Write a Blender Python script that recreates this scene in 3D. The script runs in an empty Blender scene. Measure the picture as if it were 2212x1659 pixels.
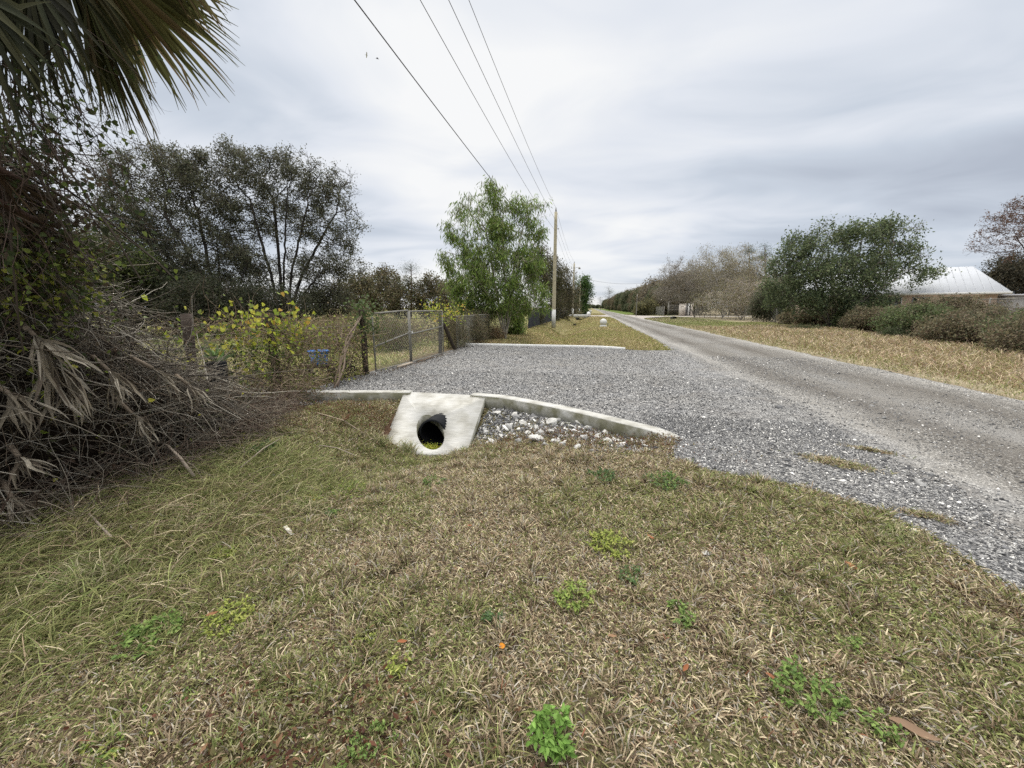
import bpy, bmesh, math, random
import numpy as np
from mathutils import Vector, Matrix
random.seed(7)
R = np.random.default_rng(11)
scene = bpy.context.scene
COL = scene.collection

# ------------------------------------------------------------------ camera, sky, sun, exposure
CAM_H, PITCH, YAW, FPX = 1.6, math.radians(11.2), math.radians(11.5), 385.0
cd = bpy.data.cameras.new('camera'); cam = bpy.data.objects.new('camera', cd); COL.objects.link(cam)
cam.location = (0, 0, CAM_H); cam.rotation_euler = (math.pi/2-PITCH, 0, YAW)
cd.sensor_width = 36; cd.lens = 36*FPX/1024; cd.clip_start = .05; cd.clip_end = 6000
scene.camera = cam
SUN_EL, SUN_AZ = math.radians(42), math.radians(28)          # azimuth measured from the road direction towards the left
def build_world():
    w = bpy.data.worlds.new('World'); scene.world = w; w.use_nodes = True
    nt = w.node_tree; N = nt.nodes; L = nt.links; N.clear()
    out = N.new('ShaderNodeOutputWorld'); bg = N.new('ShaderNodeBackground'); L.new(bg.outputs[0], out.inputs[0])
    sky = N.new('ShaderNodeTexSky'); sky.sky_type = 'NISHITA'; sky.sun_disc = False
    sky.sun_elevation = SUN_EL; sky.sun_rotation = -SUN_AZ
    sk = N.new('ShaderNodeVectorMath'); sk.operation = 'SCALE'; sk.inputs['Scale'].default_value = .10; L.new(sky.outputs[0], sk.inputs[0])
    tc = N.new('ShaderNodeTexCoord'); sep = N.new('ShaderNodeSeparateXYZ'); L.new(tc.outputs['Generated'], sep.inputs[0])
    def m(op, a, b=None, c=None, clamp=False):
        n = N.new('ShaderNodeMath'); n.operation = op; n.use_clamp = clamp
        for i, v in enumerate((a, b, c)):
            if v is None: continue
            if isinstance(v, (int, float)): n.inputs[i].default_value = v
            else: L.new(v, n.inputs[i])
        return n.outputs[0]
    X, Y, Z = sep.outputs; zc = m('ADD', m('MAXIMUM', Z, 0.0), .16)
    px, py = m('DIVIDE', X, zc), m('DIVIDE', Y, zc)
    cb = N.new('ShaderNodeCombineXYZ'); L.new(px, cb.inputs[0]); L.new(py, cb.inputs[1])
    mp = N.new('ShaderNodeMapping'); mp.inputs['Rotation'].default_value = (0, 0, math.radians(-24)); mp.inputs['Scale'].default_value = (.62, 1.0, 1); L.new(cb.outputs[0], mp.inputs[0])
    def noise(sc, det, ro, dist, off):
        mm = N.new('ShaderNodeMapping'); mm.inputs['Location'].default_value = off; L.new(mp.outputs[0], mm.inputs[0])
        n = N.new('ShaderNodeTexNoise'); n.inputs['Scale'].default_value = sc; n.inputs['Detail'].default_value = det
        n.inputs['Roughness'].default_value = ro; n.inputs['Distortion'].default_value = dist; L.new(mm.outputs[0], n.inputs[0]); return n.outputs[0]
    n1 = noise(.8, 3, .5, .4, (3.1, 1.7, 0)); n2 = noise(2.2, 4, .5, .6, (9.1, 4.7, 2))
    f = m('ADD', m('MULTIPLY', n1, .66), m('MULTIPLY', n2, .34))
    # brighter towards the veiled sun and along the road, duller to the right
    def dot(v):
        n = N.new('ShaderNodeVectorMath'); n.operation = 'DOT_PRODUCT'; L.new(tc.outputs['Generated'], n.inputs[0]); n.inputs[1].default_value = Vector(v).normalized(); return n.outputs['Value']
    g1 = m('POWER', m('MAXIMUM', dot((-math.sin(math.radians(16)), math.cos(math.radians(16)), .22)), 0), 9.0)
    g2 = m('MAXIMUM', dot((.80, .60, .42)), 0); g2 = m('POWER', g2, 3.0)
    f = m('ADD', f, m('MULTIPLY', g1, .15)); f = m('SUBTRACT', f, m('MULTIPLY', g2, .085))
    f = m('ADD', f, .03); rp = N.new('ShaderNodeValToRGB'); L.new(f, rp.inputs[0]); e = rp.color_ramp.elements
    e[0].position = .33; e[0].color = (.46, .51, .60, 1); e[1].position = .70; e[1].color = (.93, .94, .95, 1)
    k = e.new(.47); k.color = (.60, .66, .75, 1); k = e.new(.57); k.color = (.76, .80, .87, 1)
    # thinner cloud in streaks low over the horizon
    cl = m('SUBTRACT', 1.0, m('MULTIPLY', m('MULTIPLY_ADD', Z, -6.0, 1.0, True), .14))
    mix = N.new('ShaderNodeMix'); mix.data_type = 'RGBA'; L.new(cl, mix.inputs[0]); L.new(sk.outputs[0], mix.inputs[6]); L.new(rp.outputs[0], mix.inputs[7])
    # an overcast dome is brightest overhead
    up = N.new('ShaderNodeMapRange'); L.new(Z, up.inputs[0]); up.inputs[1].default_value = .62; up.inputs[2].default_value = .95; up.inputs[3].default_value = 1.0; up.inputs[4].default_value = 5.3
    wr = N.new('ShaderNodeMapRange'); L.new(Z, wr.inputs[0]); wr.inputs[1].default_value = .60; wr.inputs[2].default_value = .9
    mw = N.new('ShaderNodeMix'); mw.data_type = 'RGBA'; L.new(wr.outputs[0], mw.inputs[0]); L.new(mix.outputs[2], mw.inputs[6]); mw.inputs[7].default_value = (.86, .83, .78, 1)
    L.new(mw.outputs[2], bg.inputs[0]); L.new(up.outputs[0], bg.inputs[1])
build_world()
sd = bpy.data.lights.new('sun', 'SUN'); sd.energy = 1.3; sd.angle = math.radians(24); sd.color = (1, .96, .9)
sun = bpy.data.objects.new('sun', sd); COL.objects.link(sun)
sv = Vector((-math.sin(SUN_AZ)*math.cos(SUN_EL), math.cos(SUN_AZ)*math.cos(SUN_EL), math.sin(SUN_EL)))
sun.rotation_euler = (-sv).to_track_quat('-Z', 'Y').to_euler(); sun.location = (0, 0, 30)
scene.view_settings.view_transform = 'Standard'; scene.view_settings.look = 'None'
scene.view_settings.exposure = 0.0; scene.view_settings.gamma = 1
scene.cycles.max_bounces = 5; scene.cycles.diffuse_bounces = 3; scene.cycles.transparent_max_bounces = 8
scene.cycles.use_denoising = False

# ------------------------------------------------------------------ places: the photograph (2212 px wide) to the world
FU = FPX*2212/1024; CY_, SY_ = math.cos(YAW), math.sin(YAW)
def ray(u, v):
    x = (u-1106)/FU; y = -(v-829.5)/FU
    fy = math.cos(PITCH)+y*math.sin(PITCH); fz = -math.sin(PITCH)+y*math.cos(PITCH)
    return np.array([x, fy, fz])
def P(u, v, d):
    r = ray(u, v); r = r/r[1]*d
    return np.array([r[0]*CY_-r[1]*SY_, r[0]*SY_+r[1]*CY_, CAM_H+r[2]])
def G(u, v, z=0.):
    r = ray(u, v); t = (z-CAM_H)/r[2]; r = r*t
    return np.array([r[0]*CY_-r[1]*SY_, r[0]*SY_+r[1]*CY_, z])

# ------------------------------------------------------------------ noise
def _h(ix, iy, s):
    n = (ix.astype(np.int64)*374761393+iy.astype(np.int64)*668265263+s*1442695041) & 0xffffffff
    n = ((n ^ (n >> 13))*1274126177) & 0xffffffff
    return ((n ^ (n >> 16)) & 0xffff)/65535.
def vn(x, y, s=0):
    x = np.asarray(x, float); y = np.asarray(y, float)
    ix, iy = np.floor(x), np.floor(y); fx, fy = x-ix, y-iy; fx = fx*fx*(3-2*fx); fy = fy*fy*(3-2*fy)
    a, b, c, d = _h(ix, iy, s), _h(ix+1, iy, s), _h(ix, iy+1, s), _h(ix+1, iy+1, s)
    return (a*(1-fx)+b*fx)*(1-fy)+(c*(1-fx)+d*fx)*fy
def fbm(x, y, sc=1., s=0, o=4):
    t, a, w = 0, .5, 0
    for k in range(o):
        t = t+a*vn(np.asarray(x)*sc*2**k+17.3*k, np.asarray(y)*sc*2**k+5.1*k, s+k); w += a; a *= .5
    return t/w
def sm(a, b, x): t = np.clip((x-a)/(b-a), 0, 1); return t*t*(3-2*t)

# ------------------------------------------------------------------ materials
def vcmat(name, rough=.8, trans=0., nscale=0., namp=.3, bump=0., spec=.3, metallic=0., col=None):
    m = bpy.data.materials.new(name); m.use_nodes = True; nt = m.node_tree; N = nt.nodes; L = nt.links
    b = N['Principled BSDF']; b.inputs['Roughness'].default_value = rough; b.inputs['Metallic'].default_value = metallic
    b.inputs['Specular IOR Level'].default_value = spec
    if col is None:
        a = N.new('ShaderNodeAttribute'); a.attribute_name = 'col'; c = a.outputs['Color']
    else:
        a = N.new('ShaderNodeRGB'); a.outputs[0].default_value = (*col, 1); c = a.outputs[0]
    if nscale:
        tc = N.new('ShaderNodeTexCoord'); n = N.new('ShaderNodeTexNoise'); n.inputs['Scale'].default_value = nscale
        n.inputs['Detail'].default_value = 6; n.inputs['Roughness'].default_value = .65; L.new(tc.outputs['Object'], n.inputs[0])
        mr = N.new('ShaderNodeMapRange'); L.new(n.outputs[0], mr.inputs[0]); mr.inputs[1].default_value = .25; mr.inputs[2].default_value = .75
        mr.inputs[3].default_value = 1-namp; mr.inputs[4].default_value = 1+namp
        v = N.new('ShaderNodeVectorMath'); v.operation = 'SCALE'; L.new(c, v.inputs[0]); L.new(mr.outputs[0], v.inputs['Scale']); c = v.outputs[0]
        if bump:
            bp = N.new('ShaderNodeBump'); bp.inputs['Strength'].default_value = .7; bp.inputs['Distance'].default_value = bump
            L.new(n.outputs[0], bp.inputs['Height']); L.new(bp.outputs[0], b.inputs['Normal'])
    L.new(c, b.inputs['Base Color'])
    if trans:
        t = N.new('ShaderNodeBsdfTranslucent'); L.new(c, t.inputs[0]); mx = N.new('ShaderNodeMixShader'); mx.inputs[0].default_value = trans
        L.new(b.outputs[0], mx.inputs[1]); L.new(t.outputs[0], mx.inputs[2]); L.new(mx.outputs[0], N['Material Output'].inputs[0])
    return m
M_leaf = vcmat('leaf', .6, .38, spec=.22); M_grass = vcmat('grass_blade', .7, .2, spec=.2); M_bark = vcmat('bark', .9, nscale=6, namp=.4, spec=.1)
M_frond = vcmat('frond_blade', .7, .35, spec=.08); M_twig = vcmat('twig', .85, spec=.15); M_stone = vcmat('stone', .85, nscale=40, namp=.2, spec=.25)
M_rock = vcmat('limestone', .9, nscale=14, namp=.45, bump=.01, spec=.2)
def concrete():
    m = bpy.data.materials.new('concrete'); m.use_nodes = True; nt = m.node_tree; N = nt.nodes; L = nt.links; b = N['Principled BSDF']
    b.inputs['Roughness'].default_value = .85; b.inputs['Specular IOR Level'].default_value = .2
    tc = N.new('ShaderNodeTexCoord')
    def nz(s, d, sc=(1, 1, 1)):
        mp = N.new('ShaderNodeMapping'); mp.inputs['Scale'].default_value = sc; L.new(tc.outputs['Object'], mp.inputs[0])
        n = N.new('ShaderNodeTexNoise'); n.inputs['Scale'].default_value = s; n.inputs['Detail'].default_value = d; L.new(mp.outputs[0], n.inputs[0]); return n.outputs[0]
    r = N.new('ShaderNodeValToRGB'); L.new(nz(3.2, 12), r.inputs[0]); e = r.color_ramp.elements
    e[0].position = .34; e[0].color = (.30, .29, .255, 1); e[1].position = .60; e[1].color = (.46, .455, .43, 1); k = e.new(.46); k.color = (.40, .393, .36, 1)
    g = N.new('ShaderNodeMapRange'); L.new(nz(40, 5, (.15, 1, 1)), g.inputs[0]); g.inputs[1].default_value = .3; g.inputs[2].default_value = .7; g.inputs[3].default_value = .84; g.inputs[4].default_value = 1.12
    # patches of darker olive-brown on the upright faces
    ge = N.new('ShaderNodeNewGeometry'); sp = N.new('ShaderNodeSeparateXYZ'); L.new(ge.outputs['True Normal'], sp.inputs[0])
    ab = N.new('ShaderNodeMapRange'); L.new(sp.outputs[2], ab.inputs[0]); ab.inputs[1].default_value = .2; ab.inputs[2].default_value = .7; ab.inputs[3].default_value = 1; ab.inputs[4].default_value = 0
    ml = N.new('ShaderNodeMath'); ml.operation = 'MULTIPLY'; L.new(ab.outputs[0], ml.inputs[0]); nn = N.new('ShaderNodeMapRange'); L.new(nz(5, 6), nn.inputs[0]); nn.inputs[1].default_value = .3; nn.inputs[2].default_value = .6; L.new(nn.outputs[0], ml.inputs[1])
    mx = N.new('ShaderNodeMix'); mx.data_type = 'RGBA'; L.new(ml.outputs[0], mx.inputs[0]); L.new(r.outputs[0], mx.inputs[6]); mx.inputs[7].default_value = (.17, .165, .11, 1)
    v = N.new('ShaderNodeVectorMath'); v.operation = 'SCALE'; L.new(mx.outputs[2], v.inputs[0]); L.new(g.outputs[0], v.inputs['Scale']); L.new(v.outputs[0], b.inputs['Base Color'])
    bp = N.new('ShaderNodeBump'); bp.inputs['Strength'].default_value = .4; bp.inputs['Distance'].default_value = .004; L.new(nz(60, 6, (.3, 1, 1)), bp.inputs['Height']); L.new(bp.outputs[0], b.inputs['Normal'])
    return m
M_conc = concrete()
def gravelmat():
    m = bpy.data.materials.new('crushed_stone'); m.use_nodes = True; nt = m.node_tree; N = nt.nodes; L = nt.links; b = N['Principled BSDF']
    b.inputs['Roughness'].default_value = .9; b.inputs['Specular IOR Level'].default_value = .2
    tc = N.new('ShaderNodeTexCoord'); C0 = tc.outputs['Object']
    def noise(s, d, sc=(1, 1, 1), ro=.6):
        mp = N.new('ShaderNodeMapping'); mp.inputs['Scale'].default_value = sc; L.new(C0, mp.inputs[0])
        n = N.new('ShaderNodeTexNoise'); n.inputs['Scale'].default_value = s; n.inputs['Detail'].default_value = d; n.inputs['Roughness'].default_value = ro; L.new(mp.outputs[0], n.inputs[0]); return n.outputs[0]
    def mr(x, a, b_, c=0., d=1.):
        n = N.new('ShaderNodeMapRange'); L.new(x, n.inputs[0]); n.inputs[1].default_value = a; n.inputs[2].default_value = b_; n.inputs[3].default_value = c; n.inputs[4].default_value = d; return n.outputs[0]
    def mt(op, a, b_):
        n = N.new('ShaderNodeMath'); n.operation = op
        for i, q in enumerate((a, b_)):
            if isinstance(q, (int, float)): n.inputs[i].default_value = q
            else: L.new(q, n.inputs[i])
        return n.outputs[0]
    def mixc(f, a, b_):
        n = N.new('ShaderNodeMix'); n.data_type = 'RGBA'
        if isinstance(f, float): n.inputs[0].default_value = f
        else: L.new(f, n.inputs[0])
        for i, q in ((6, a), (7, b_)):
            if isinstance(q, tuple): n.inputs[i].default_value = (*q, 1)
            else: L.new(q, n.inputs[i])
        return n.outputs[2]
    def vor(s):
        w = N.new('ShaderNodeTexVoronoi'); w.inputs['Scale'].default_value = s; L.new(C0, w.inputs[0]); return w
    v1, v2, v3 = vor(75), vor(38), vor(140)
    def cellramp(v, stops):
        sp = N.new('ShaderNodeSeparateColor'); L.new(v.outputs['Color'], sp.inputs[0])
        r = N.new('ShaderNodeValToRGB'); r.color_ramp.interpolation = 'LINEAR'; L.new(sp.outputs[0], r.inputs[0]); e = r.color_ramp.elements
        e[0].position, e[0].color = stops[0][0], (*stops[0][1], 1); e[1].position, e[1].color = stops[-1][0], (*stops[-1][1], 1)
        for p, c in stops[1:-1]: k = e.new(p); k.color = (*c, 1)
        return r.outputs[0]
    dark = cellramp(v1, [(0, (.09, .09, .092)), (.4, (.17, .17, .173)), (.72, (.27, .268, .262)), (.9, (.42, .41, .395)), (1, (.70, .69, .65))])
    dark2 = cellramp(v2, [(0, (.065, .065, .07)), (.5, (.18, .18, .184)), (.85, (.36, .355, .35)), (1, (.78, .77, .73))])
    dk = mixc(mr(noise(9, 3), .45, .6), dark, dark2)
    dk = mixc(mr(noise(.6, 6), .4, .65, 0, .55), dk, (.25, .24, .22)); dk = mixc(mr(noise(1.7, 5), .52, .7, 0, .35), dk, (.16, .13, .10))
    road = cellramp(v1, [(0, (.055, .052, .047)), (.45, (.125, .117, .105)), (.8, (.22, .208, .188)), (1, (.60, .58, .54))])
    road2 = cellramp(v3, [(0, (.075, .069, .060)), (.6, (.145, .134, .118)), (1, (.36, .342, .312))])
    rd = mixc(mr(noise(1.1, 5, (1, .25, 1)), .38, .62), road, road2); rd = mixc(mr(noise(.45, 6, (1, .5, 1)), .48, .66, 0, .5), rd, (.26, .25, .235)); rd = mixc(mr(noise(3.1, 6), .56, .70, 0, .6), rd, (.10, .094, .085))
    sx = N.new('ShaderNodeSeparateXYZ'); L.new(C0, sx.inputs[0]); xx = mt('ADD', sx.outputs[0], mr(noise(.22, 2), .2, .8, -.35, .35)); xx2 = mt('ADD', sx.outputs[0], mr(noise(1.3, 5), .2, .8, -.5, .5))
    # darker wheel tracks, pale loose edges
    def band(c, w): return mr(mt('ABSOLUTE', mt('SUBTRACT', xx, c), 0), 0, w, 1, 0)
    rut = mt('MAXIMUM', band(4.45, .5), band(6.15, .55)); rut = mt('MULTIPLY', rut, mr(noise(.8, 4, (1, .2, 1)), .35, .62, .15, .75))
    rd = mixc(rut, rd, (.085, .074, .062))
    ctr = mt('MULTIPLY', band(5.35, .5), mr(noise(2.2, 5, (1, .3, 1)), .4, .6, 0, .6)); rd = mixc(ctr, rd, (.22, .215, .205))
    edge = mt('MAXIMUM', band(3.55, .45), band(7.45, .6)); edge = mt('MULTIPLY', edge, mr(noise(6, 4), .35, .65, .2, .8)); rd = mixc(edge, rd, mixc(.55, dk, (.48, .46, .42)))
    mask = mr(xx2, 3.0, 3.75); col = mixc(mask, dk, rd)
    far = mr(sx.outputs[1], 22, 40); fm = mixc(mr(xx2, 2.4, 3.2), col, rd); col = mixc(far, col, fm)
    L.new(col, b.inputs['Base Color'])
    bp = N.new('ShaderNodeBump'); bp.inputs['Strength'].default_value = .9; bp.inputs['Distance'].default_value = .012
    hh = mt('ADD', mt('MULTIPLY', v1.outputs['Distance'], -1.), mt('MULTIPLY', noise(45, 4), .5)); L.new(hh, bp.inputs['Height']); L.new(bp.outputs[0], b.inputs['Normal'])
    return m
M_grav = gravelmat()
M_metal = vcmat('galvanised_steel', .6, nscale=9, namp=.4, metallic=.15, col=(.21, .20, .175))
M_wire = vcmat('wire', .7, metallic=.1, col=(.24, .235, .21)); M_dkwire = vcmat('dark_cable', .6, col=(.09, .09, .10))
M_wood = vcmat('weathered_wood', .9, nscale=9, namp=.5, bump=.01, spec=.1, col=(.045, .036, .028)); M_pole = vcmat('pole_wood', .85, nscale=7, namp=.35, spec=.1, col=(.40, .36, .26))
M_white = vcmat('white_paint', .6, nscale=12, namp=.16, col=(.56, .56, .54)); M_black = vcmat('black_plastic', .75, col=(.010, .011, .013), nscale=20, namp=.3, spec=.12)
M_pipein = vcmat('pipe_inside', .9, col=(.008, .008, .009), spec=.05)  # dark inner wall of the pipe; also the shade disc in small mouths

# ------------------------------------------------------------------ mesh helpers
def mesh(name, V, faces, colors=None, mat=None, parent=None, smooth=False):
    """V (n,3); faces: list of (m,k) index arrays; colors (n,3) per vertex."""
    me = bpy.data.meshes.new(name); V = np.ascontiguousarray(V, np.float32)
    faces = [f for f in faces if len(f)]
    me.vertices.add(len(V)); me.vertices.foreach_set('co', V.ravel())
    idx = np.concatenate([f.ravel() for f in faces]).astype(np.int32); tot = np.concatenate([np.full(len(f), f.shape[1]) for f in faces]).astype(np.int32)
    st = np.concatenate([[0], np.cumsum(tot)[:-1]]).astype(np.int32)
    me.loops.add(len(idx)); me.loops.foreach_set('vertex_index', idx); me.polygons.add(len(tot)); me.polygons.foreach_set('loop_start', st); me.polygons.foreach_set('loop_total', tot)
    if smooth: me.polygons.foreach_set('use_smooth', np.ones(len(tot), bool))
    me.update(calc_edges=True)
    if colors is not None:
        a = me.color_attributes.new('col', 'FLOAT_COLOR', 'POINT'); c = np.ones((len(V), 4), np.float32); c[:, :3] = colors; a.data.foreach_set('color', c.ravel())
    if mat: me.materials.append(mat)
    o = bpy.data.objects.new(name, me); COL.objects.link(o)
    if parent: o.parent = parent
    return o
class MB:
    def __init__(s): s.V = []; s.F = {}; s.C = []; s.n = 0
    def add(s, V, F, C=(.5, .5, .5)):
        V = np.asarray(V, float).reshape(-1, 3); s.V.append(V)
        for f in (F if isinstance(F, list) else [F]):
            f = np.asarray(f); s.F.setdefault(f.shape[1], []).append(f+s.n)
        C = np.asarray(C, float); s.C.append(np.broadcast_to(C, V.shape)); s.n += len(V)
    def build(s, name, mat, parent=None, smooth=False):
        return mesh(name, np.concatenate(s.V), [np.concatenate(v) for v in s.F.values()], np.concatenate(s.C), mat, parent, smooth)
def nrm(v): return v/np.maximum(np.linalg.norm(v, axis=-1, keepdims=True), 1e-9)
def frames(D):
    D = nrm(D); up = np.where(np.abs(D[..., 2:3]) > .9, np.array([1., 0, 0]), np.array([0, 0, 1.])); S = nrm(np.cross(D, up)); return D, S, np.cross(S, D)
def prisms(mb, A, B, ra, rb, k=4, C=(.5, .5, .5), caps=False):
    A = np.atleast_2d(np.asarray(A, float)); B = np.atleast_2d(np.asarray(B, float)); n = len(A); ra = np.broadcast_to(ra, n).reshape(-1, 1, 1); rb = np.broadcast_to(rb, n).reshape(-1, 1, 1)
    D, S, T = frames(B-A); an = np.arange(k)*2*math.pi/k; ring = np.cos(an)[None, :, None]*S[:, None]+np.sin(an)[None, :, None]*T[:, None]
    V = np.concatenate([A[:, None]+ring*ra, B[:, None]+ring*rb], 1).reshape(-1, 3)
    i = np.arange(k); j = (i+1) % k; q = np.stack([i, j, j+k, i+k], 1); F = (q[None]+(np.arange(n)*2*k)[:, None, None]).reshape(-1, 4)
    C = np.asarray(C, float); C = np.repeat(C, 2*k, 0) if C.ndim == 2 else C
    fs = [F]
    if caps:
        c1 = np.arange(k)[::-1][None]+(np.arange(n)*2*k)[:, None]; c2 = np.arange(k)[None]+k+(np.arange(n)*2*k)[:, None]; fs += [c1, c2] if k != 4 else []
        if k == 4: fs = [np.concatenate([F, c1, c2])]
    mb.add(V, fs, C)
def tube(mb, pts, rad, k=8, C=(.5, .5, .5), cap=True):
    pts = np.asarray(pts, float); n = len(pts); rad = np.broadcast_to(rad, n); T = np.gradient(pts, axis=0); T = nrm(T)
    s = nrm(np.cross(T[0], [0, 0, 1.] if abs(T[0][2]) < .9 else [1., 0, 0])); V = []
    for i in range(n):
        s = s-T[i]*np.dot(s, T[i]); s = s/np.linalg.norm(s); t = np.cross(T[i], s)
        for a in range(k): V.append(pts[i]+rad[i]*(math.cos(a*2*math.pi/k)*s+math.sin(a*2*math.pi/k)*t))
    F = [[i*k+a, i*k+(a+1) % k, (i+1)*k+(a+1) % k, (i+1)*k+a] for i in range(n-1) for a in range(k)]
    fs = [np.array(F)]
    if cap and k != 4: fs.append(np.array([list(range(k))[::-1], [(n-1)*k+a for a in range(k)]]))
    mb.add(V, fs, C)
def box(mb, c, s, rz=0., C=(.5, .5, .5), ax=None):
    c = np.array(c, float); s = np.array(s, float)/2
    v = np.array([[x, y, z] for x in (-1, 1) for y in (-1, 1) for z in (-1, 1)])*s
    if ax is None: ca, sa = math.cos(rz), math.sin(rz); Rm = np.array([[ca, -sa, 0], [sa, ca, 0], [0, 0, 1]]); v = v@Rm.T
    else: v = v@np.array(ax)
    mb.add(v+c, np.array([[0, 1, 3, 2], [4, 6, 7, 5], [0, 4, 5, 1], [2, 3, 7, 6], [0, 2, 6, 4], [1, 5, 7, 3]]), C)
def leaves(mb, Pn, D, Nn, ln, wd, C, kind='rhomb'):
    """Pn base points, D direction, Nn rough normal."""
    D = nrm(D); S = nrm(np.cross(D, Nn)); Nn = np.cross(S, D); ln = np.asarray(ln).reshape(-1, 1); wd = np.asarray(wd).reshape(-1, 1); n = len(Pn)
    if kind == 'rhomb':
        V = np.stack([Pn, Pn+D*ln*.45+S*wd*.5, Pn+D*ln-Nn*ln*.12, Pn+D*ln*.45-S*wd*.5], 1); k = 4; q = np.array([[0, 1, 2, 3]])
    elif kind == 'fold':      # two halves meeting in a crease, for leaves seen close to
        V = np.stack([Pn, Pn+D*ln*.3+S*wd*.45+Nn*wd*.12, Pn+D*ln*.7+S*wd*.36+Nn*wd*.08-Nn*ln*.05, Pn+D*ln-Nn*ln*.22, Pn+D*ln*.7-S*wd*.36+Nn*wd*.08-Nn*ln*.05, Pn+D*ln*.3-S*wd*.45+Nn*wd*.12, Pn+D*ln*.4-Nn*wd*.02], 1); k = 7
        q = np.array([[0, 1, 6], [1, 2, 6], [2, 3, 6], [3, 4, 6], [4, 5, 6], [5, 0, 6]])
    else:                     # heart
        V = np.stack([Pn, Pn-D*ln*.14+S*wd*.28, Pn+D*ln*.18+S*wd*.52, Pn+D*ln*.6+S*wd*.34, Pn+D*ln-Nn*ln*.2, Pn+D*ln*.6-S*wd*.34, Pn+D*ln*.18-S*wd*.52, Pn-D*ln*.14-S*wd*.28, Pn+D*ln*.35-Nn*wd*.1], 1); k = 9
        q = np.array([[i, (i+1) % 8, 8] for i in range(8)])
    F = (q[None]+(np.arange(n)*k)[:, None, None]).reshape(-1, q.shape[1]); C = np.asarray(C, float)
    mb.add(V.reshape(-1, 3), F, np.repeat(C, k, 0) if C.ndim == 2 else C)
def pal(cols, n, p=None, jit=.2):
    c = np.array(cols)[R.choice(len(cols), n, p=p)]; return c*(1+jit*R.normal(size=(n, 1)).clip(-2, 2))
def rdir(n, zb=0.): v = R.normal(size=(n, 3)); v[:, 2] += zb; return nrm(v)
def tag(o, label=None, cat=None, group=None, kind=None):
    if label: o['label'] = label
    if cat: o['category'] = cat
    if group: o['group'] = group
    if kind: o['kind'] = kind
    return o
def empty(name, loc, label, cat, group=None, rz=0):
    o = bpy.data.objects.new(name, None); COL.objects.link(o); o.location = Vector([float(a) for a in loc]); o.rotation_euler.z = rz; o.empty_display_size = .2
    return tag(o, label, cat, group)
def copy_tree(o, parent=None):
    c = o.copy(); COL.objects.link(c)
    if parent: c.parent = parent
    for ch in list(o.children): copy_tree(ch, c)
    return c

# ------------------------------------------------------------------ terrain
def inpoly(x, y, poly):
    x = np.asarray(x); y = np.asarray(y); r = np.zeros(x.shape, bool); n = len(poly)
    for i in range(n):
        x1, y1 = poly[i]; x2, y2 = poly[(i+1) % n]
        c = ((y1 > y) != (y2 > y)); r ^= c & (x < (x2-x1)*(y-y1)/((y2-y1) or 1e-9)+x1)
    return r
CURB = [(-5.45, 6.28), (-4.93, 6.31), (-4.2, 6.44), (-3.46, 6.59), (-2.6, 6.72), (-1.96, 6.72), (-1.5, 6.58), (-1.18, 6.41), (-.52, 6.08), (.0, 5.75), (.45, 5.42), (.8, 5.17), (1.02, 5.0), (1.16, 4.84)]
cxs, cys = zip(*CURB)
def curb_y(x): return np.interp(x, cxs, cys)
EDGE_R = [(1.05, 4.6), (.95, 4.15), (1.2, 3.95), (1.55, 3.84), (1.99, 3.7), (2.3, 3.42), (2.42, 3.05), (2.36, 2.7), (2.45, 2.3), (2.62, 1.6), (2.7, .6), (2.75, -1), (2.8, -6)]
VERGE = [(-5.6, 16.2), (-3.4, 16.18), (-.5, 16.15), (.9, 15.9), (1.35, 15.55), (2.0, 15.35), (2.95, 15.6), (3.12, 17.5), (3.2, 22), (3.15, 30), (3.3, 60), (3.3, 900)]
def rough(pts, amp, seg, seed, pin=()):
    out = []
    for i in range(len(pts)-1):
        a, b = np.array(pts[i]), np.array(pts[i+1]); L = np.linalg.norm(b-a); n = max(1, int(L/seg)); n = min(n, 120)
        for k in range(n):
            p = a+(b-a)*k/n; t = (b-a)/L; s = (fbm(p[0]*1.0, p[1]*1.0, 2.3, seed, 3)-.5)*2*amp*(1+min(p[1], 60)/25); out.append(tuple(p+np.array([-t[1], t[0]])*s))
    out.append(tuple(pts[-1])); return out
er, vg = rough(EDGE_R, .10, .12, 3), rough(VERGE[4:], .12, .2, 5)
road_right = rough([(7.6, -6), (7.5, 8), (7.5, 17), (7.55, 31), (7.6, 60), (7.6, 900)], .12, .3, 8)
DRIVE = [(-5.5, 8.3), (-5.5, 6.2)]+CURB[1:]+er[:]+[(3.4, -6), (3.4, 15.6)]+[(2.95, 15.6)]+[p for p in vg[::-1] if p[1] < 15.62 and p[0] < 2.9]+[(.9, 15.9), (-.5, 16.15), (-5.3, 16.2), (-5.25, 12.7)]
SHEET = er[::-1]+CURB[::-1][0:1]
ROADP = [(2.8, -6)]+er[::-1]+[(1.16, 4.84), (2.2, 5.5), (2.2, 15.3)]+[p for p in vg if p[1] >= 15.3 and p[0] > 2.0]+[(3.3, 900)]+road_right[::-1]
SIDE = [(7.4, 60), (9, 67), (11.5, 71.5), (14.6, 74.5), (30, 78), (30, 84), (14, 81.5), (10, 84), (7.4, 92)]
NEXT = [(3.3, 70), (1, 76.5), (-4.5, 77.5), (-9, 77.5), (-9, 84), (-1, 84.5), (1.5, 86), (3.3, 92)]
def soft_hard(x, y, s=.07): return on_hard(x+R.normal(size=len(x))*s, y+R.normal(size=len(x))*s)
def on_hard(x, y): return inpoly(x, y, DRIVE) | inpoly(x, y, ROADP) | inpoly(x, y, SIDE) | inpoly(x, y, NEXT)
SLAB_B, SLAB_T = 5.1, 6.5
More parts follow.
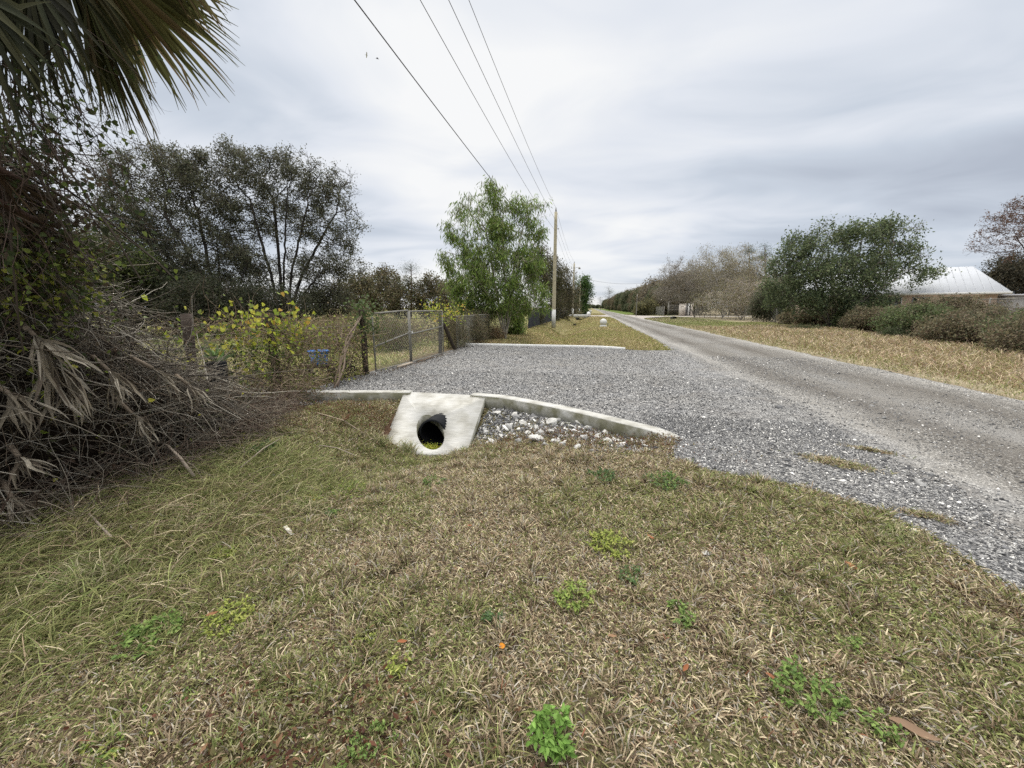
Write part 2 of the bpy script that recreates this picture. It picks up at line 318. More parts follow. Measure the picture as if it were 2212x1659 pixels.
def on_slab(x, y, m=0.): return (y > 5.02) & (y < 7) & (x > -3.06-.235*(y-5.0)-m) & (x < -1.74-.06*(y-5.1)+m)
def slab_z(y): return -.55+(y-SLAB_B)/(SLAB_T-SLAB_B)*.57
def gz(x, y):
    x = np.asarray(x, float); y = np.asarray(y, float)
    env = np.interp(y, [-6, 0, 1.5, 2.8, 3.8, 4.6, 5.2], [.04, .08, .12, .22, .36, .50, .60]); dx = x+2.35
    w = np.where(dx < 0, .95, np.interp(y, [0, 3, 5], [1.6, 1.5, 1.35]))
    z = -env*np.exp(-(dx/w)**2)+(fbm(x, y, .9, 1)-.5)*.09+(fbm(x, y, 4., 2)-.5)*.03
    cyy = curb_y(np.clip(x, -5.4, 1.1)); t = sm(-.05, 1.35, cyy-y); near = (x > -5.6) & (x < 1.6) & (y > 3.4)
    mix_ = (1-t)*(1-sm(.65, 1.1, x)); z = np.where(near & (y < cyy+.05), z*(1-mix_)-.16*mix_, z); z = z*(1-.9*sm(.5, 1.05, x)*(x < 3))
    z = np.where(on_slab(x, y, .02) & (y > 5.2), np.minimum(z, slab_z(y)-.1), z)
    z = np.where((x > -2.95) & (x < -1.88) & (y > 5.3) & (y < 7.4), -.72, z)
    z = np.where(inpoly(x, y, DRIVE) & ~((x > -2.95) & (x < -1.88) & (y < 7.4)), -.07, z)
    z = np.where(on_hard(x, y) & (z > -.035), -.022, z)
    # shallow ditch on the right of the road and a gentle swale in the far verge
    z = z-np.where((y > 16.3), .16*np.exp(-((x+1.6)/1.4)**2)*sm(16.3, 18, y), 0)-.15*np.exp(-((x-10.5)/1.4)**2)*(1-inpoly(x, y, SIDE))
    return z
def zone_col(x, y):
    """the ground's own colour under the grass"""
    n1, n2 = fbm(x, y, .8, 21), fbm(x, y, 5, 22)
    base = np.array([.135, .105, .068])[None]*(.7+.6*n2[:, None])
    grn = np.array([.085, .095, .035])[None]
    g = sm(.42, .68, n1)[:, None]*.6
    c = base*(1-g)+grn*g
    far = sm(14, 22, y)[:, None]*(x > -5.2)[:, None]*(x < 7.5)[:, None]; c = c*(1-far)+(np.array([.26, .225, .12])*(1-n1[:, None]*.55)+grn*n1[:, None]*.55)*far
    rt = sm(7.3, 7.8, x)[:, None]; c = c*(1-rt)+(np.array([.27, .23, .155])*(.75+.5*n1[:, None]))*rt
    yd = sm(-5.3, -6.2, x)[:, None]*sm(2, 5, y)[:, None]; c = c*(1-yd)+(np.array([.20, .20, .075])*(1-n1[:, None]*.5)+np.array([.26, .21, .12])*n1[:, None]*.5)*yd
    fg = (sm(34, 42, y)*sm(7.4, 7.8, x)*sm(17.5, 15, x))[:, None]; c = c*(1-fg)+np.array([.10, .135, .035])*fg
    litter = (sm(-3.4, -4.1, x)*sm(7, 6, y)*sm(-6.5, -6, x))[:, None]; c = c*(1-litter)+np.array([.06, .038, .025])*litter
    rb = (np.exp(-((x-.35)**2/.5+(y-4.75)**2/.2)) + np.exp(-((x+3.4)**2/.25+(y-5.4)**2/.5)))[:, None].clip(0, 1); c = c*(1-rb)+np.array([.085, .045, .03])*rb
    return c
def axis(lo, hi, step, far, g=1.14):
    a = list(np.arange(lo, hi+1e-6, step)); s = step; x = hi; r = []
    while x < far[1]: s *= g; x += s; r.append(x)
    s = step; x = lo; l = []
    while x > far[0]: s *= g; x -= s; l.append(x)
    return np.array(l[::-1]+a+r)
ax, ay = axis(-7, 9, .1, (-2600, 2600)), axis(-3, 20, .1, (-400, 4500), 1.1)
XX, YY = np.meshgrid(ax, ay); xx, yy = XX.ravel(), YY.ravel(); zz = gz(xx, yy)
nx, ny = len(ax), len(ay); i0 = (np.arange(ny-1)[:, None]*nx+np.arange(nx-1)[None]).ravel()
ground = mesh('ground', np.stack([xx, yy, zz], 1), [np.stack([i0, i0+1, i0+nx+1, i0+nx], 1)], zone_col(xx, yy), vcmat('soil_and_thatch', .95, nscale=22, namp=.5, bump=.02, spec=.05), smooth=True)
tag(ground, kind='structure')
def sheet(name, poly, z, mat):
    from mathutils.geometry import tessellate_polygon
    pts = [poly[0]]
    for p in poly[1:]:
        if math.hypot(p[0]-pts[-1][0], p[1]-pts[-1][1]) > 1e-4: pts.append(p)
    tr = np.array(tessellate_polygon([[Vector((float(p[0]), float(p[1]), 0)) for p in pts]])); q = np.array(pts, float)
    A, B, C = q[tr[:, 0]], q[tr[:, 1]], q[tr[:, 2]]; neg = ((B-A)[:, 0]*(C-A)[:, 1]-(B-A)[:, 1]*(C-A)[:, 0]) < 0; tr[neg] = tr[neg][:, ::-1]
    return tag(mesh(name, np.column_stack([q, np.full(len(q), z)]), [tr], None, mat), kind='structure')
sheet('driveway', DRIVE, 0.0, M_grav); sheet('road', ROADP, .004, M_grav)
M_side = vcmat('pale_gravel', .95, nscale=8, namp=.25, col=(.33, .30, .27))
sheet('side_drive', SIDE, .008, M_side); sheet('neighbour_drive', NEXT, .008, M_side)

# ------------------------------------------------------------------ crushed stone lying loose
def stones(name, pts, size, cols, zoff=0., flat=.55, mat=None):
    n = len(pts); o = np.array([[1, 0, 0], [0, 1, 0], [-1, 0, 0], [0, -1, 0], [0, 0, 1], [0, 0, -1]], float)
    f = np.array([[0, 1, 4], [1, 2, 4], [2, 3, 4], [3, 0, 4], [1, 0, 5], [2, 1, 5], [3, 2, 5], [0, 3, 5]])
    s = np.exp(R.normal(size=(n, 1, 3))*.3)*size[:, None, None]; s[..., 2] *= flat
    v = o[None]*s*(.65+.7*R.random((n, 6, 1))); v[:, :, :2] += R.normal(size=(n, 6, 2))*.22*size[:, None, None]
    a = R.random(n)*6.283; tx, ty = R.normal(size=n)*.35, R.normal(size=n)*.35
    x = v[..., 0]*np.cos(a)[:, None]-v[..., 1]*np.sin(a)[:, None]; y = v[..., 0]*np.sin(a)[:, None]+v[..., 1]*np.cos(a)[:, None]; z = v[..., 2]+x*tx[:, None]+y*ty[:, None]
    V = np.stack([x, y, z], 2)+pts[:, None]; V[..., 2] += zoff
    return mesh(name, V.reshape(-1, 3), [(f[None]+(np.arange(n)*6)[:, None, None]).reshape(-1, 3)], np.repeat(cols, 6, 0), mat or M_stone)
def scatter(n, x0, x1, y0, y1): return R.uniform(x0, x1, n), R.uniform(y0, y1, n)
SC = [(.075, .075, .077), (.15, .15, .153), (.25, .248, .243), (.40, .395, .38), (.76, .74, .70)]
px, py = [], []
for n, b in ((62000, (.8, 3.5, 1.2, 6)), (60000, (-5.4, 3.5, 4.8, 9.5)), (42000, (-5.4, 3.5, 9.5, 16.3)), (45000, (3.3, 7.6, 2.5, 14))):
    x, y = scatter(n, *b); k = inpoly(x, y, DRIVE) | inpoly(x, y, ROADP)
    k &= (x < 3.3+.5*(fbm(x, y, 1.5, 31)-.5)) | (R.random(n) < .15+.5*sm(.42, .62, fbm(x, y*.5, 1.2, 34))); px.append(x[k]); py.append(y[k])
ea = np.array(er+[(3.0, 15.6)]*0); i_ = R.integers(0, len(ea), 9000); x, y = ea[i_, 0]+R.normal(size=9000)*.10, ea[i_, 1]+R.normal(size=9000)*.10; k = (y > 1.3) & ((y < curb_y(x)-.12) | (x > 1.1)); px.append(x[k]); py.append(y[k])
px, py = np.concatenate(px), np.concatenate(py); n = len(px)
sz = .0056*np.exp(R.normal(size=n)*.38)*(1+.03*py.clip(0, 14))
sz = np.where(R.random(n) < .012, sz*2.2, sz)
tag(stones('gravel', np.stack([px, py, np.where(inpoly(px, py, DRIVE) | inpoly(px, py, ROADP), .004, gz(px, py)+.006)], 1), sz, pal(SC, n, [.27, .31, .24, .12, .06], .15), .002), 'loose dark and white crushed stone covering the driveway', 'gravel', kind='stuff')

# ------------------------------------------------------------------ grass
def blades(name, x, y, h, w, lean, cols, mat=None, droop=.5, zb=0., zs=None):
    n = len(x); z = (gz(x, y) if zs is None else zs)+zb; B = np.stack([x, y, z], 1)
    az = R.random(n)*6.283; D = np.stack([np.cos(az)*np.sin(lean), np.sin(az)*np.sin(lean), np.cos(lean)], 1)
    h = h[:, None]; S = nrm(np.cross(D, R.normal(size=(n, 3))))*w[:, None]*.5
    hd = np.stack([np.cos(az), np.sin(az), -np.ones(n)*.8], 1)*droop
    m1 = B+D*h*.5; m2 = B+D*h*.82+hd*h*.14; tip = B+D*h+hd*h*.38
    tip[:, 2] = np.maximum(tip[:, 2], z+.003)
    V = np.stack([B-S*.8, B+S*.8, m1-S, m1+S, m2-S*.7, m2+S*.7, tip], 1)
    f = np.array([[0, 1, 3], [0, 3, 2], [2, 3, 5], [2, 5, 4], [4, 5, 6]])
    return mesh(name, V.reshape(-1, 3), [(f[None]+(np.arange(n)*7)[:, None, None]).reshape(-1, 3)], np.repeat(cols, 7, 0), mat or M_grass)
STRAW, TAN, OLIVE, DKB, GREY, GRN, LGR, RED = (.54, .46, .31), (.31, .235, .155), (.225, .22, .09), (.10, .07, .048), (.38, .345, .29), (.15, .18, .06), (.29, .32, .12), (.19, .085, .05)
def mixpal(g, cold=(.24, .30, .13, .15, .12, .03, .02, .01), warm=(.06, .13, .33, .07, .03, .26, .12, .0)):
    n = len(g); c = np.array([STRAW, TAN, OLIVE, DKB, GREY, GRN, LGR, RED]); pc, pw = np.cumsum(cold), np.cumsum(warm); u = R.random(n)*.999
    ic = np.searchsorted(pc/pc[-1], u); iw = np.searchsorted(pw/pw[-1], u); i = np.where(R.random(n) < g, iw, ic); return 1.07*c[i]*(1+.2*R.normal(size=(n, 1)).clip(-2, 2))
def greenness(x, y): return (sm(.46, .62, fbm(x, y, 1.3, 41))*.62+.05+.45*sm(-1.5, -2.6, x)*sm(.8, 1.6, y)).clip(0, .95)
X, Y = [], []
for n, b in ((150000, (-3.4, 3.0, .55, 2.3)), (190000, (-4.2, 3.0, 2.3, 4.2)), (110000, (-4.6, 2.0, 4.2, 6.6)), (120000, (-4.6, 3, -1.6, .6))):
    x, y = scatter(n, *b); k = ~soft_hard(x, y) & ~on_slab(x, y) & (y < curb_y(x)-.05)
    k &= ~((x > -1.8) & (x < .75) & (R.random(n) < sm(1.55, 1.05, curb_y(x)-y+.45*sm(-.4, .7, x))))      # bare rubble under the right kerb
    k &= fbm(x, y, 2.6, 44) > R.random(n)*.40; X.append(x[k]); Y.append(y[k])
x, y = np.concatenate(X), np.concatenate(Y); n = len(x); cl = fbm(x, y, 7, 47)
tuft = sm(.55, .72, cl)
h = (.022+.030*R.random(n))*(1+1.1*tuft)*(.75+.6*fbm(x, y, 1.9, 49))*np.where(y > 3, 1.15, 1); g = greenness(x, y)
tag(blades('grass', x, y, h, .0030+.0030*R.random(n)+.0005*y, R.uniform(.5, 1.45, n)-.35*tuft, mixpal(g)), 'short mown grass turned straw and olive over the roadside', 'grass', kind='stuff')
# small round clover-like leaves and dead leaf bits in the mat
x, y = scatter(110000, -4, 3, .6, 5.8); k = ~soft_hard(x, y, .1) & (y < curb_y(x)-.2) & (fbm(x, y, 1.7, 51)+.25*R.random(len(x)) > .5) & ~on_slab(x, y); x, y = x[k], y[k]; n = len(x)
mb = MB(); z = gz(x, y)+R.uniform(.006, .035, n); c = mixpal(greenness(x, y)*.8, (.25, .2, .25, .1, .08, .05, .1, .06), (.05, .08, .3, .03, .02, .25, .27, 0))
leaves(mb, np.stack([x, y, z], 1), rdir(n)*[1, 1, .35], rdir(n, 1.6), R.uniform(.008, .024, n), R.uniform(.004, .012, n), c)
tag(mb.build('ground_leaves', M_leaf), 'tiny clover leaves and leaf crumbs in the mown grass', 'ground cover', kind='stuff')
# long grass by the brush heap
x, y = scatter(24000, -4.4, -1.7, .5, 3.7); k = (sm(-1.7, -2.9, x)+(fbm(x, y, 1.8, 53)-.5)*1.2 > R.random(len(x))*.9+.12); x, y = x[k], y[k]; n = len(x)
g = sm(.35, .6, fbm(x, y, 1.6, 57))
tag(blades('long_grass', x, y, R.uniform(.10, .28, n)*(.65+.5*sm(-1.9, -3.2, x)), R.uniform(.003, .0055, n), R.uniform(.5, 1.25, n), mixpal(g*.9+.08, (.12, .22, .42, .03, .01, .14, .06, 0), (.05, .08, .42, .02, 0, .28, .15, 0)), droop=.9), 'long green grass arching out from under the brush heap', 'long grass', kind='stuff')
# dry reddish weeds left of the culvert and under the kerb
mb = MB()
for (cx, cy, sx, sy, n, hh) in ((-3.5, 5.55, .55, .42, 5200, .10), (.35, 4.75, .75, .25, 3600, .09), (-1.0, .95, .35, .16, 1500, .06), (-4.4, 4.6, .5, .9, 2600, .08), (-.9, 5.05, .6, .14, 900, .07), (-5.0, 11, .18, 1.9, 1500, .06), (-4.7, 16.6, .5, .4, 1500, .2)):
    x, y = cx+R.normal(size=n)*sx, cy+R.normal(size=n)*sy; k = ((y < curb_y(x)-.1) | (y > 7)) & ~on_slab(x, y, -.02); x, y = x[k], y[k]; m = len(x)
    if cy < 7: x2 = x
    z = np.where(y > 7, .01, gz(x, y))+R.uniform(0, hh, m); leaves(mb, np.stack([x, y, z], 1), rdir(m), rdir(m, .6), R.uniform(.015, .045, m), R.uniform(.008, .018, m), pal([(.14, .06, .038), (.21, .12, .065), (.09, .05, .035), (.2, .17, .08), (.13, .12, .05)], m))
tag(mb.build('dead_leaves', M_leaf), 'red-brown fallen leaves and dry weeds beside the culvert and kerb', 'dead leaves', kind='stuff')
# far verge: mown golden grass between driveway and neighbour
x, y = scatter(150000, -5.2, 3.3, 15.4, 34); k = ~soft_hard(x, y, .09); x, y = x[k], y[k]; x2, y2 = scatter(70000, -5.2, 3.3, 34, 110); k = ~on_hard(x2, y2); x, y = np.append(x, x2[k]), np.append(y, y2[k]); n = len(x)
g = sm(.35, .7, fbm(x, y, .35, 61))*.7+.35*sm(1.4, 2.8, x-.02*y)
tag(blades('verge_grass', x, y, R.uniform(.04, .09, n), .006+.0006*y.clip(0, 60), R.uniform(.2, 1.2, n), mixpal(g.clip(0, 1), (.20, .30, .34, .08, .02, .02, .04, .02), (.05, .10, .45, .02, .0, .16, .22, 0))*np.array([1.12, 1.10, .96])), 'mown gold-green verge between the driveway and the poles', 'verge grass', kind='stuff')
# right side: tall straw
x, y = scatter(150000, 7.4, 19.5, 4, 48); k = ~soft_hard(x, y, .12) & (x < np.interp(y, [4, 16, 24.4, 43.6, 48], [13.6, 14.2, 15.6, 19.2, 19.5])) & (R.random(len(x)) < np.where(y > 33, .5, 1)); x, y = x[k], y[k]; n = len(x)
e = sm(7.5, 9.3, x)*(1-.85*sm(33, 41, y)); cc = mixpal((.12+.25*(1-e)+.8*sm(33, 42, y)).clip(0, 1), (.30, .30, .22, .03, .05, .02, .04, .04), (.05, .08, .40, .02, 0, .3, .2, 0))
cc = cc*(1+e[:, None]*np.array([.03, -.02, .0]))
tag(blades('straw_grass', x, y, (.06+e*R.uniform(.08, .42, n)*(.6+.8*fbm(x, y, .8, 63))), .006+.0005*y, R.uniform(.1, 1.0, n), cc, droop=.8), 'tall dry straw-coloured grass along the far edge of the road', 'straw grass', kind='stuff')
x, y = scatter(34000, 7.5, 15, 48, 100); k = ~inpoly(x, y, ROADP) & ~inpoly(x, y, SIDE); x, y = x[k], y[k]; n = len(x)
tag(blades('far_grass', x, y, R.uniform(.04, .12, n), .03+.0004*y, R.uniform(.1, 1.0, n), mixpal(np.full(n, .55), (.3, .3, .3, .02, .05, .02, .04, .04))), 'short green-gold grass around the far side drive', 'grass', kind='stuff')
# yard behind the fence
x, y = scatter(120000, -24, -5.6, 4, 26); k = (R.random(len(x)) < 1.25-sm(8, 26, y)) & (x > -1.15*y-3); x, y = x[k], y[k]; n = len(x); g = sm(.3, .6, fbm(x, y, .5, 71))
tag(blades('yard_grass', x, y, R.uniform(.05, .16, n)*(1+1.3*(fbm(x, y, .9, 72) > .58)), .006+.0007*y, R.uniform(.2, 1.1, n), mixpal(g, (.2, .3, .3, .02, .02, .08, .05, .03), (.04, .08, .38, .02, 0, .3, .2, 0))*1.35), 'grass in the yard behind the chain-link gate', 'yard grass', kind='stuff')

# ------------------------------------------------------------------ culvert headwall
def kerb(name, path, w, ztop, zbot, parent, mat=M_conc, taper=None):
    pts = np.array([(*p, 0) for p in path]); T = nrm(np.gradient(pts, axis=0)); S = np.stack([-T[:, 1], T[:, 0], T[:, 2]], 1); mb = MB(); V = []
    b = .012
    for i, p in enumerate(pts):
        f = 1 if taper is None else taper[i]; zt = ztop*f
        prof = [(-w/2, zbot), (-w/2, zt-b), (-w/2+b, zt), (w/2-b, zt), (w/2, zt-b), (w/2, zbot)]
        for s, z in prof: V.append(p+S[i]*s+np.array([0, 0, z]))
    n = len(pts); F = [[i*6+a, i*6+(a+1) % 6, (i+1)*6+(a+1) % 6, (i+1)*6+a] for i in range(n-1) for a in range(6)]
    mb.add(V, [np.array(F), np.array([[5, 4, 3, 2, 1, 0], [(n-1)*6+a for a in range(6)]])], (.5,)*3)
    return mb.build(name, mat, parent)
def dense(path, seg=.12):
    out = []
    for a, b in zip(path[:-1], path[1:]):
        a, b = np.array(a), np.array(b); n = max(1, int(np.linalg.norm(b-a)/seg)); out += [tuple(a+(b-a)*k/n) for k in range(n)]
    return out+[tuple(path[-1])]
hw = empty('culvert_headwall', (0, 0, 0), 'pale concrete culvert headwall with sloped slab and curved kerbs at the gravel edge', 'headwall')
ck = dense([(-5.42, 6.27)]+CURB[1:4]+[(-3.3, 6.62)]); kerb('left_kerb', ck, .19, .045, -.32, hw)
# smooth right kerb
t = np.linspace(0, 1, 40); cp = np.array([(-2.1, 6.66)]+CURB[6:]); s = np.linspace(0, 1, len(cp)); sp = np.stack([np.interp(t, s, cp[:, 0]), np.interp(t, s, cp[:, 1])], 1)
for _ in range(6): sp[1:-1] = (sp[:-2]+sp[1:-1]*2+sp[2:])/4
kerb('right_kerb', [tuple(p) for p in sp],   .20, .045, -.34, hw, taper=[1]*30+[.95, .9, .8, .7, .55, .4, .2, 0, -.2, -.5])
def slab():
    TL, TR, BR, BL = np.array([-3.44, 6.62, .032]), np.array([-1.83, 6.60, .032]), np.array([-1.74, 5.12, -.54]), np.array([-3.06, 5.0, -.56])
    def q(s, t): top = TL+(TR-TL)*s; bot = BL+(BR-BL)*s; return bot+(top-bot)*t
    n = 160; V = []; cs, ct = .485, .33; rs, rt = .162, .262
    for k in range(n):
        a = 2*math.pi*k/n; c, s_ = math.cos(a), math.sin(a)
        V.append(q(cs+.01+rs*c*(1-.10*s_)-.105*s_, ct+rt*s_))
    for k in range(n):      # outer border, by angle
        a = 2*math.pi*k/n; c, s_ = math.cos(a), math.sin(a); L = []
        if c > 1e-6: L.append((1-cs)/c)
        if c < -1e-6: L.append(-cs/c)
        if s_ > 1e-6: L.append((1-ct)/s_)
        if s_ < -1e-6: L.append(-ct/s_)
        m = min(L); V.append(q(cs+c*m, ct+s_*m))
    V = np.array(V)
    # pull the nearest border points onto the corners
    for cr in (TL, TR, BR, BL): j = n+int(np.argmin(np.linalg.norm(V[n:]-cr, axis=1))); V[j] = cr
    low = V.copy(); low[:, 2] -= .13; low[:n, 1] += .02
    A = np.concatenate([V, low]); i = np.arange(n); j = (i+1) % n
    F = np.concatenate([np.stack([i, n+i, n+j, j], 1), np.stack([i, j, 2*n+j, 2*n+i], 1), np.stack([n+i, 3*n+i, 3*n+j, n+j], 1)])
    mb = MB(); mb.add(A, F, (.5,)*3); return mb.build('sloped_slab', M_conc, hw)
slab()
# corrugated pipe with a thick rim
mb = MB(); N_ = 40; prof = []
PX, PZ, RO, RI = -2.47, -.415, .228, .208
ys = np.linspace(5.64, 7.6, 60); ro = RO+.011*np.cos((ys-5.64)/.066*2*math.pi)
V = [[PX+r*math.cos(a*2*math.pi/N_), yv, PZ+r*math.sin(a*2*math.pi/N_)] for yv, r in zip(ys, ro) for a in range(N_)]
n0 = len(V); V += [[PX+RI*math.cos(a*2*math.pi/N_), 5.64, PZ+RI*math.sin(a*2*math.pi/N_)] for a in range(N_)]
a_ = np.arange(N_); b_ = (a_+1) % N_
F = np.concatenate([np.stack([i*N_+a_, i*N_+b_, (i+1)*N_+b_, (i+1)*N_+a_], 1) for i in range(59)]+[np.stack([a_, n0+a_, n0+b_, b_], 1)])
mb.add(V, F); pipe = mb.build('drain_pipe', M_black, hw, smooth=False)
mb = MB(); ring = lambda yv, r: [[PX+r*math.cos(a*2*math.pi/N_), yv, PZ+r*math.sin(a*2*math.pi/N_)] for a in range(N_)]
mb.add(ring(5.641, RI)+ring(7.6, RI)+[[PX, 7.6, PZ]], [np.stack([a_, a_+N_, b_+N_, b_], 1), np.stack([a_+N_, np.full(N_, 2*N_), b_+N_], 1)]); mb.build('pipe_inside', M_pipein, pipe)
# moss and grass at the mouth
n = 1500; x, y = R.normal(-2.44, .10, n), R.normal(5.32, .10, n)
mb = MB(); leaves(mb, np.stack([x, y, -.60+R.random(n)*.07], 1), rdir(n, .5), rdir(n, 1), R.uniform(.012, .03, n), R.uniform(.01, .02, n), pal([(.36, .38, .04), (.26, .33, .05), (.42, .40, .08)], n))
tag(mb.build('moss', M_leaf), 'yellow-green moss in the mouth of the culvert pipe', 'moss', kind='stuff')
def tufts(name, spots, label, cat='grass tuft', group=None, cols=None):
    for k, (cx, cy, r, h, n, lb) in enumerate(spots):
        x, y = cx+R.normal(size=n)*r, cy+R.normal(size=n)*r
        c = pal(cols or [(.36, .33, .2), (.26, .27, .12), (.17, .21, .07), (.45, .40, .26)], n)
        o = blades(name, x, y, R.uniform(.5, 1., n)*h, np.full(n, .005)+.0004*cy, R.uniform(.05, .8, n), c, droop=.7); tag(o, lb, cat, group)
tufts('grass_tuft', [(-2.62, 5.06, .05, .26, 160, 'pale dry grass tuft at the left side of the pipe mouth'), (-2.95, 4.92, .09, .2, 200, 'olive grass tuft hiding the left foot of the concrete slab'),
    (-1.74, 5.0, .07, .12, 150, 'short weedy tuft at the right foot of the concrete slab')]+
    [(*G(u, v)[:2], r, h, n, lb) for u, v, r, h, n, lb in ((185, 1240, .09, .24, 330, 'upright tan grass tuft in the long grass near the brush heap'), (430, 1110, .08, .16, 260, 'olive grass tuft below the brown litter by the brush heap'), (650, 985, .14, .14, 320, 'broad green tuft left of the culvert'),
    (655, 1060, .06, .14, 150, 'narrow tuft of stiff grass above the white wood chip'), (1935, 1160, .09, .10, 280, 'rusty green tuft at the gravel edge on the right'), (2075, 1170, .1, .07, 200, 'low grass patch overlapping the gravel corner'), (545, 1560, .07, .08, 200, 'fine brown-green tuft near the bottom of the lawn'))], '')
def patch(pts, lb):
    cx, cy, rx, ry, n, rot = pts; a, r = R.random(n)*6.283, np.abs(R.normal(size=n))*.55; dx, dy = np.cos(a)*r*rx, np.sin(a)*r*ry; x, y = cx+dx*math.cos(rot)-dy*math.sin(rot), cy+dx*math.sin(rot)+dy*math.cos(rot)
    tag(blades('grass_patch', x, y, R.uniform(.03, .06, n), np.full(n, .006), R.uniform(.5, 1.4, n), mixpal(np.full(n, .35)), zs=np.full(n, .01)), lb, 'grass patch')
p = G(1810, 1003); patch((p[0], p[1], .28, .13, 2200, -.5), 'long patch of dry grass stranded in the dark gravel'); p = G(2000, 1118); patch((p[0], p[1], .16, .06, 500, -.4), 'thin wisp of grass in the gravel near the lawn edge')
p = G(1880, 975); patch((p[0], p[1], .22, .05, 500, -.5), 'faint streak of grass between driveway gravel and road')
fk = empty('driveway_kerb', (0, 0, 0), 'long thin white concrete kerb along the far side of the gravel driveway', 'kerb')
kerb('kerb_body', dense([(-5.35, 16.2), (-3.4, 16.18), (-.5, 16.15), (.35, 16.08), (.85, 15.9), (1.3, 15.6)], .2), .20, .075, -.2, fk, M_white, None)
# rubble below the right kerb
def rock_mesh(name, s, seed, col):
    bm = bmesh.new(); bmesh.ops.create_icosphere(bm, subdivisions=2, radius=1); rr = random.Random(seed)
    for _ in range(9):       # plane cuts give broken faces
        d = Vector((rr.gauss(0, 1), rr.gauss(0, 1), rr.gauss(0, 1))).normalized(); c = rr.uniform(.45, .8)
        for v in bm.verts:
            e = v.co.dot(d)-c
            if e > 0: v.co -= d*e
    sx, sy, sz = rr.uniform(.8, 1.4), rr.uniform(.7, 1.1), rr.uniform(.5, .8)
    for v in bm.verts: v.co = Vector((v.co.x*sx*s, v.co.y*sy*s, v.co.z*sz*s))+Vector((rr.gauss(0, 1), rr.gauss(0, 1), rr.gauss(0, 1)))*s*.05
    me = bpy.data.meshes.new(name); bm.to_mesh(me); bm.free(); a = me.color_attributes.new('col', 'FLOAT_COLOR', 'POINT')
    a.data.foreach_set('color', np.tile(np.array([*col, 1.], np.float32), len(me.vertices))); me.materials.append(M_rock); return me
x, y = scatter(16000, -1.75, 1.2, 4.2, 6.7); d = curb_y(x)-y; k = (d > .08) & (d < 1.35*sm(1.35, .0, x)+.12) & (R.random(len(x)) < sm(1.45, .8, d)+.1); x, y = x[k], y[k]; n = len(x)
stones_o = stones('rubble', np.stack([x, y, gz(x, y)], 1), .012*np.exp(R.normal(size=n)*.5), pal(SC, n, [.3, .3, .2, .12, .08], .15), .008, .7); tag(stones_o, 'grey crushed stone filling the slope under the right kerb', 'rubble', kind='stuff')
x, y = scatter(5000, -5.4, -3.45, 5.2, 6.3); k = (curb_y(x)-y < .65) & (curb_y(x)-y > .07) & (R.random(len(x)) < sm(.7, .2, curb_y(x)-y)); x, y = x[k], y[k]; n = len(x)
tag(stones('rubble', np.stack([x, y, gz(x, y)], 1), .011*np.exp(R.normal(size=n)*.5), pal(SC, n, [.35, .3, .2, .1, .05], .15), .006, .7), 'dark crushed stone scattered under the left kerb', 'rubble', kind='stuff')
rr = random.Random(5); metas = [rock_mesh('limestone_rock', 1, 40+i, [(.50, .49, .46), (.38, .375, .36), (.50, .49, .46)][i % 3]) for i in range(7)]
rk = [(1130, 915), (1100, 925), (1160, 950), (1200, 955), (1225, 945), (1190, 935), (1235, 925), (1160, 925), (1260, 955), (1140, 935), (1075, 900), (1060, 915), (1205, 905), (1190, 915), (1250, 905), (1270, 930), (1110, 895), (1150, 905), (1215, 965), (1178, 963), (1290, 950), (1085, 940), (1050, 935), (1245, 970), (1310, 965), (1120, 955), (1330, 955), (1395, 965), (1065, 950), (1170, 940)]
for i, (u, v) in enumerate(rk):
    p = G(u, v, -.16); o = bpy.data.objects.new('limestone_rock', metas[i % 7]); COL.objects.link(o); z = float(gz(p[0], p[1])); p = G(u, v, z+.02)
    s = rr.uniform(.05, .085)*(1.35 if i in (2, 12, 13, 8) else 1); o.scale = (s, s, s*(1.5 if i in (12, 13) else 1)); o.location = (p[0], p[1], float(gz(p[0], p[1]))+s*.35); o.rotation_euler = (rr.uniform(-.5, .5), rr.uniform(-.5, .5), rr.uniform(0, 6))
    tag(o, 'broken white-grey limestone rock in the rubble under the right kerb', 'rock', 'limestone rocks under the right kerb')
# pale stones lying in the lawn
for i, (u, v, s, lb) in enumerate(((618, 1022, .07, 'flat pale stone in the grass left of the culvert'), (585, 1028, .05, 'small pale stone beside the brush litter'), (750, 1052, .05, 'grey stone among the weeds below the slab'), (1525, 1222, .04, 'small grey stone in the mown grass right of centre'), (1060, 1470, .02, 'white pebble low in the lawn'))):
    p = G(u, v, -.1); o = bpy.data.objects.new('stone', metas[i]); COL.objects.link(o); o.scale = (s, s*.8, s*.35); o.location = (p[0], p[1], float(gz(p[0], p[1]))+s*.15); tag(o, lb, 'stone')

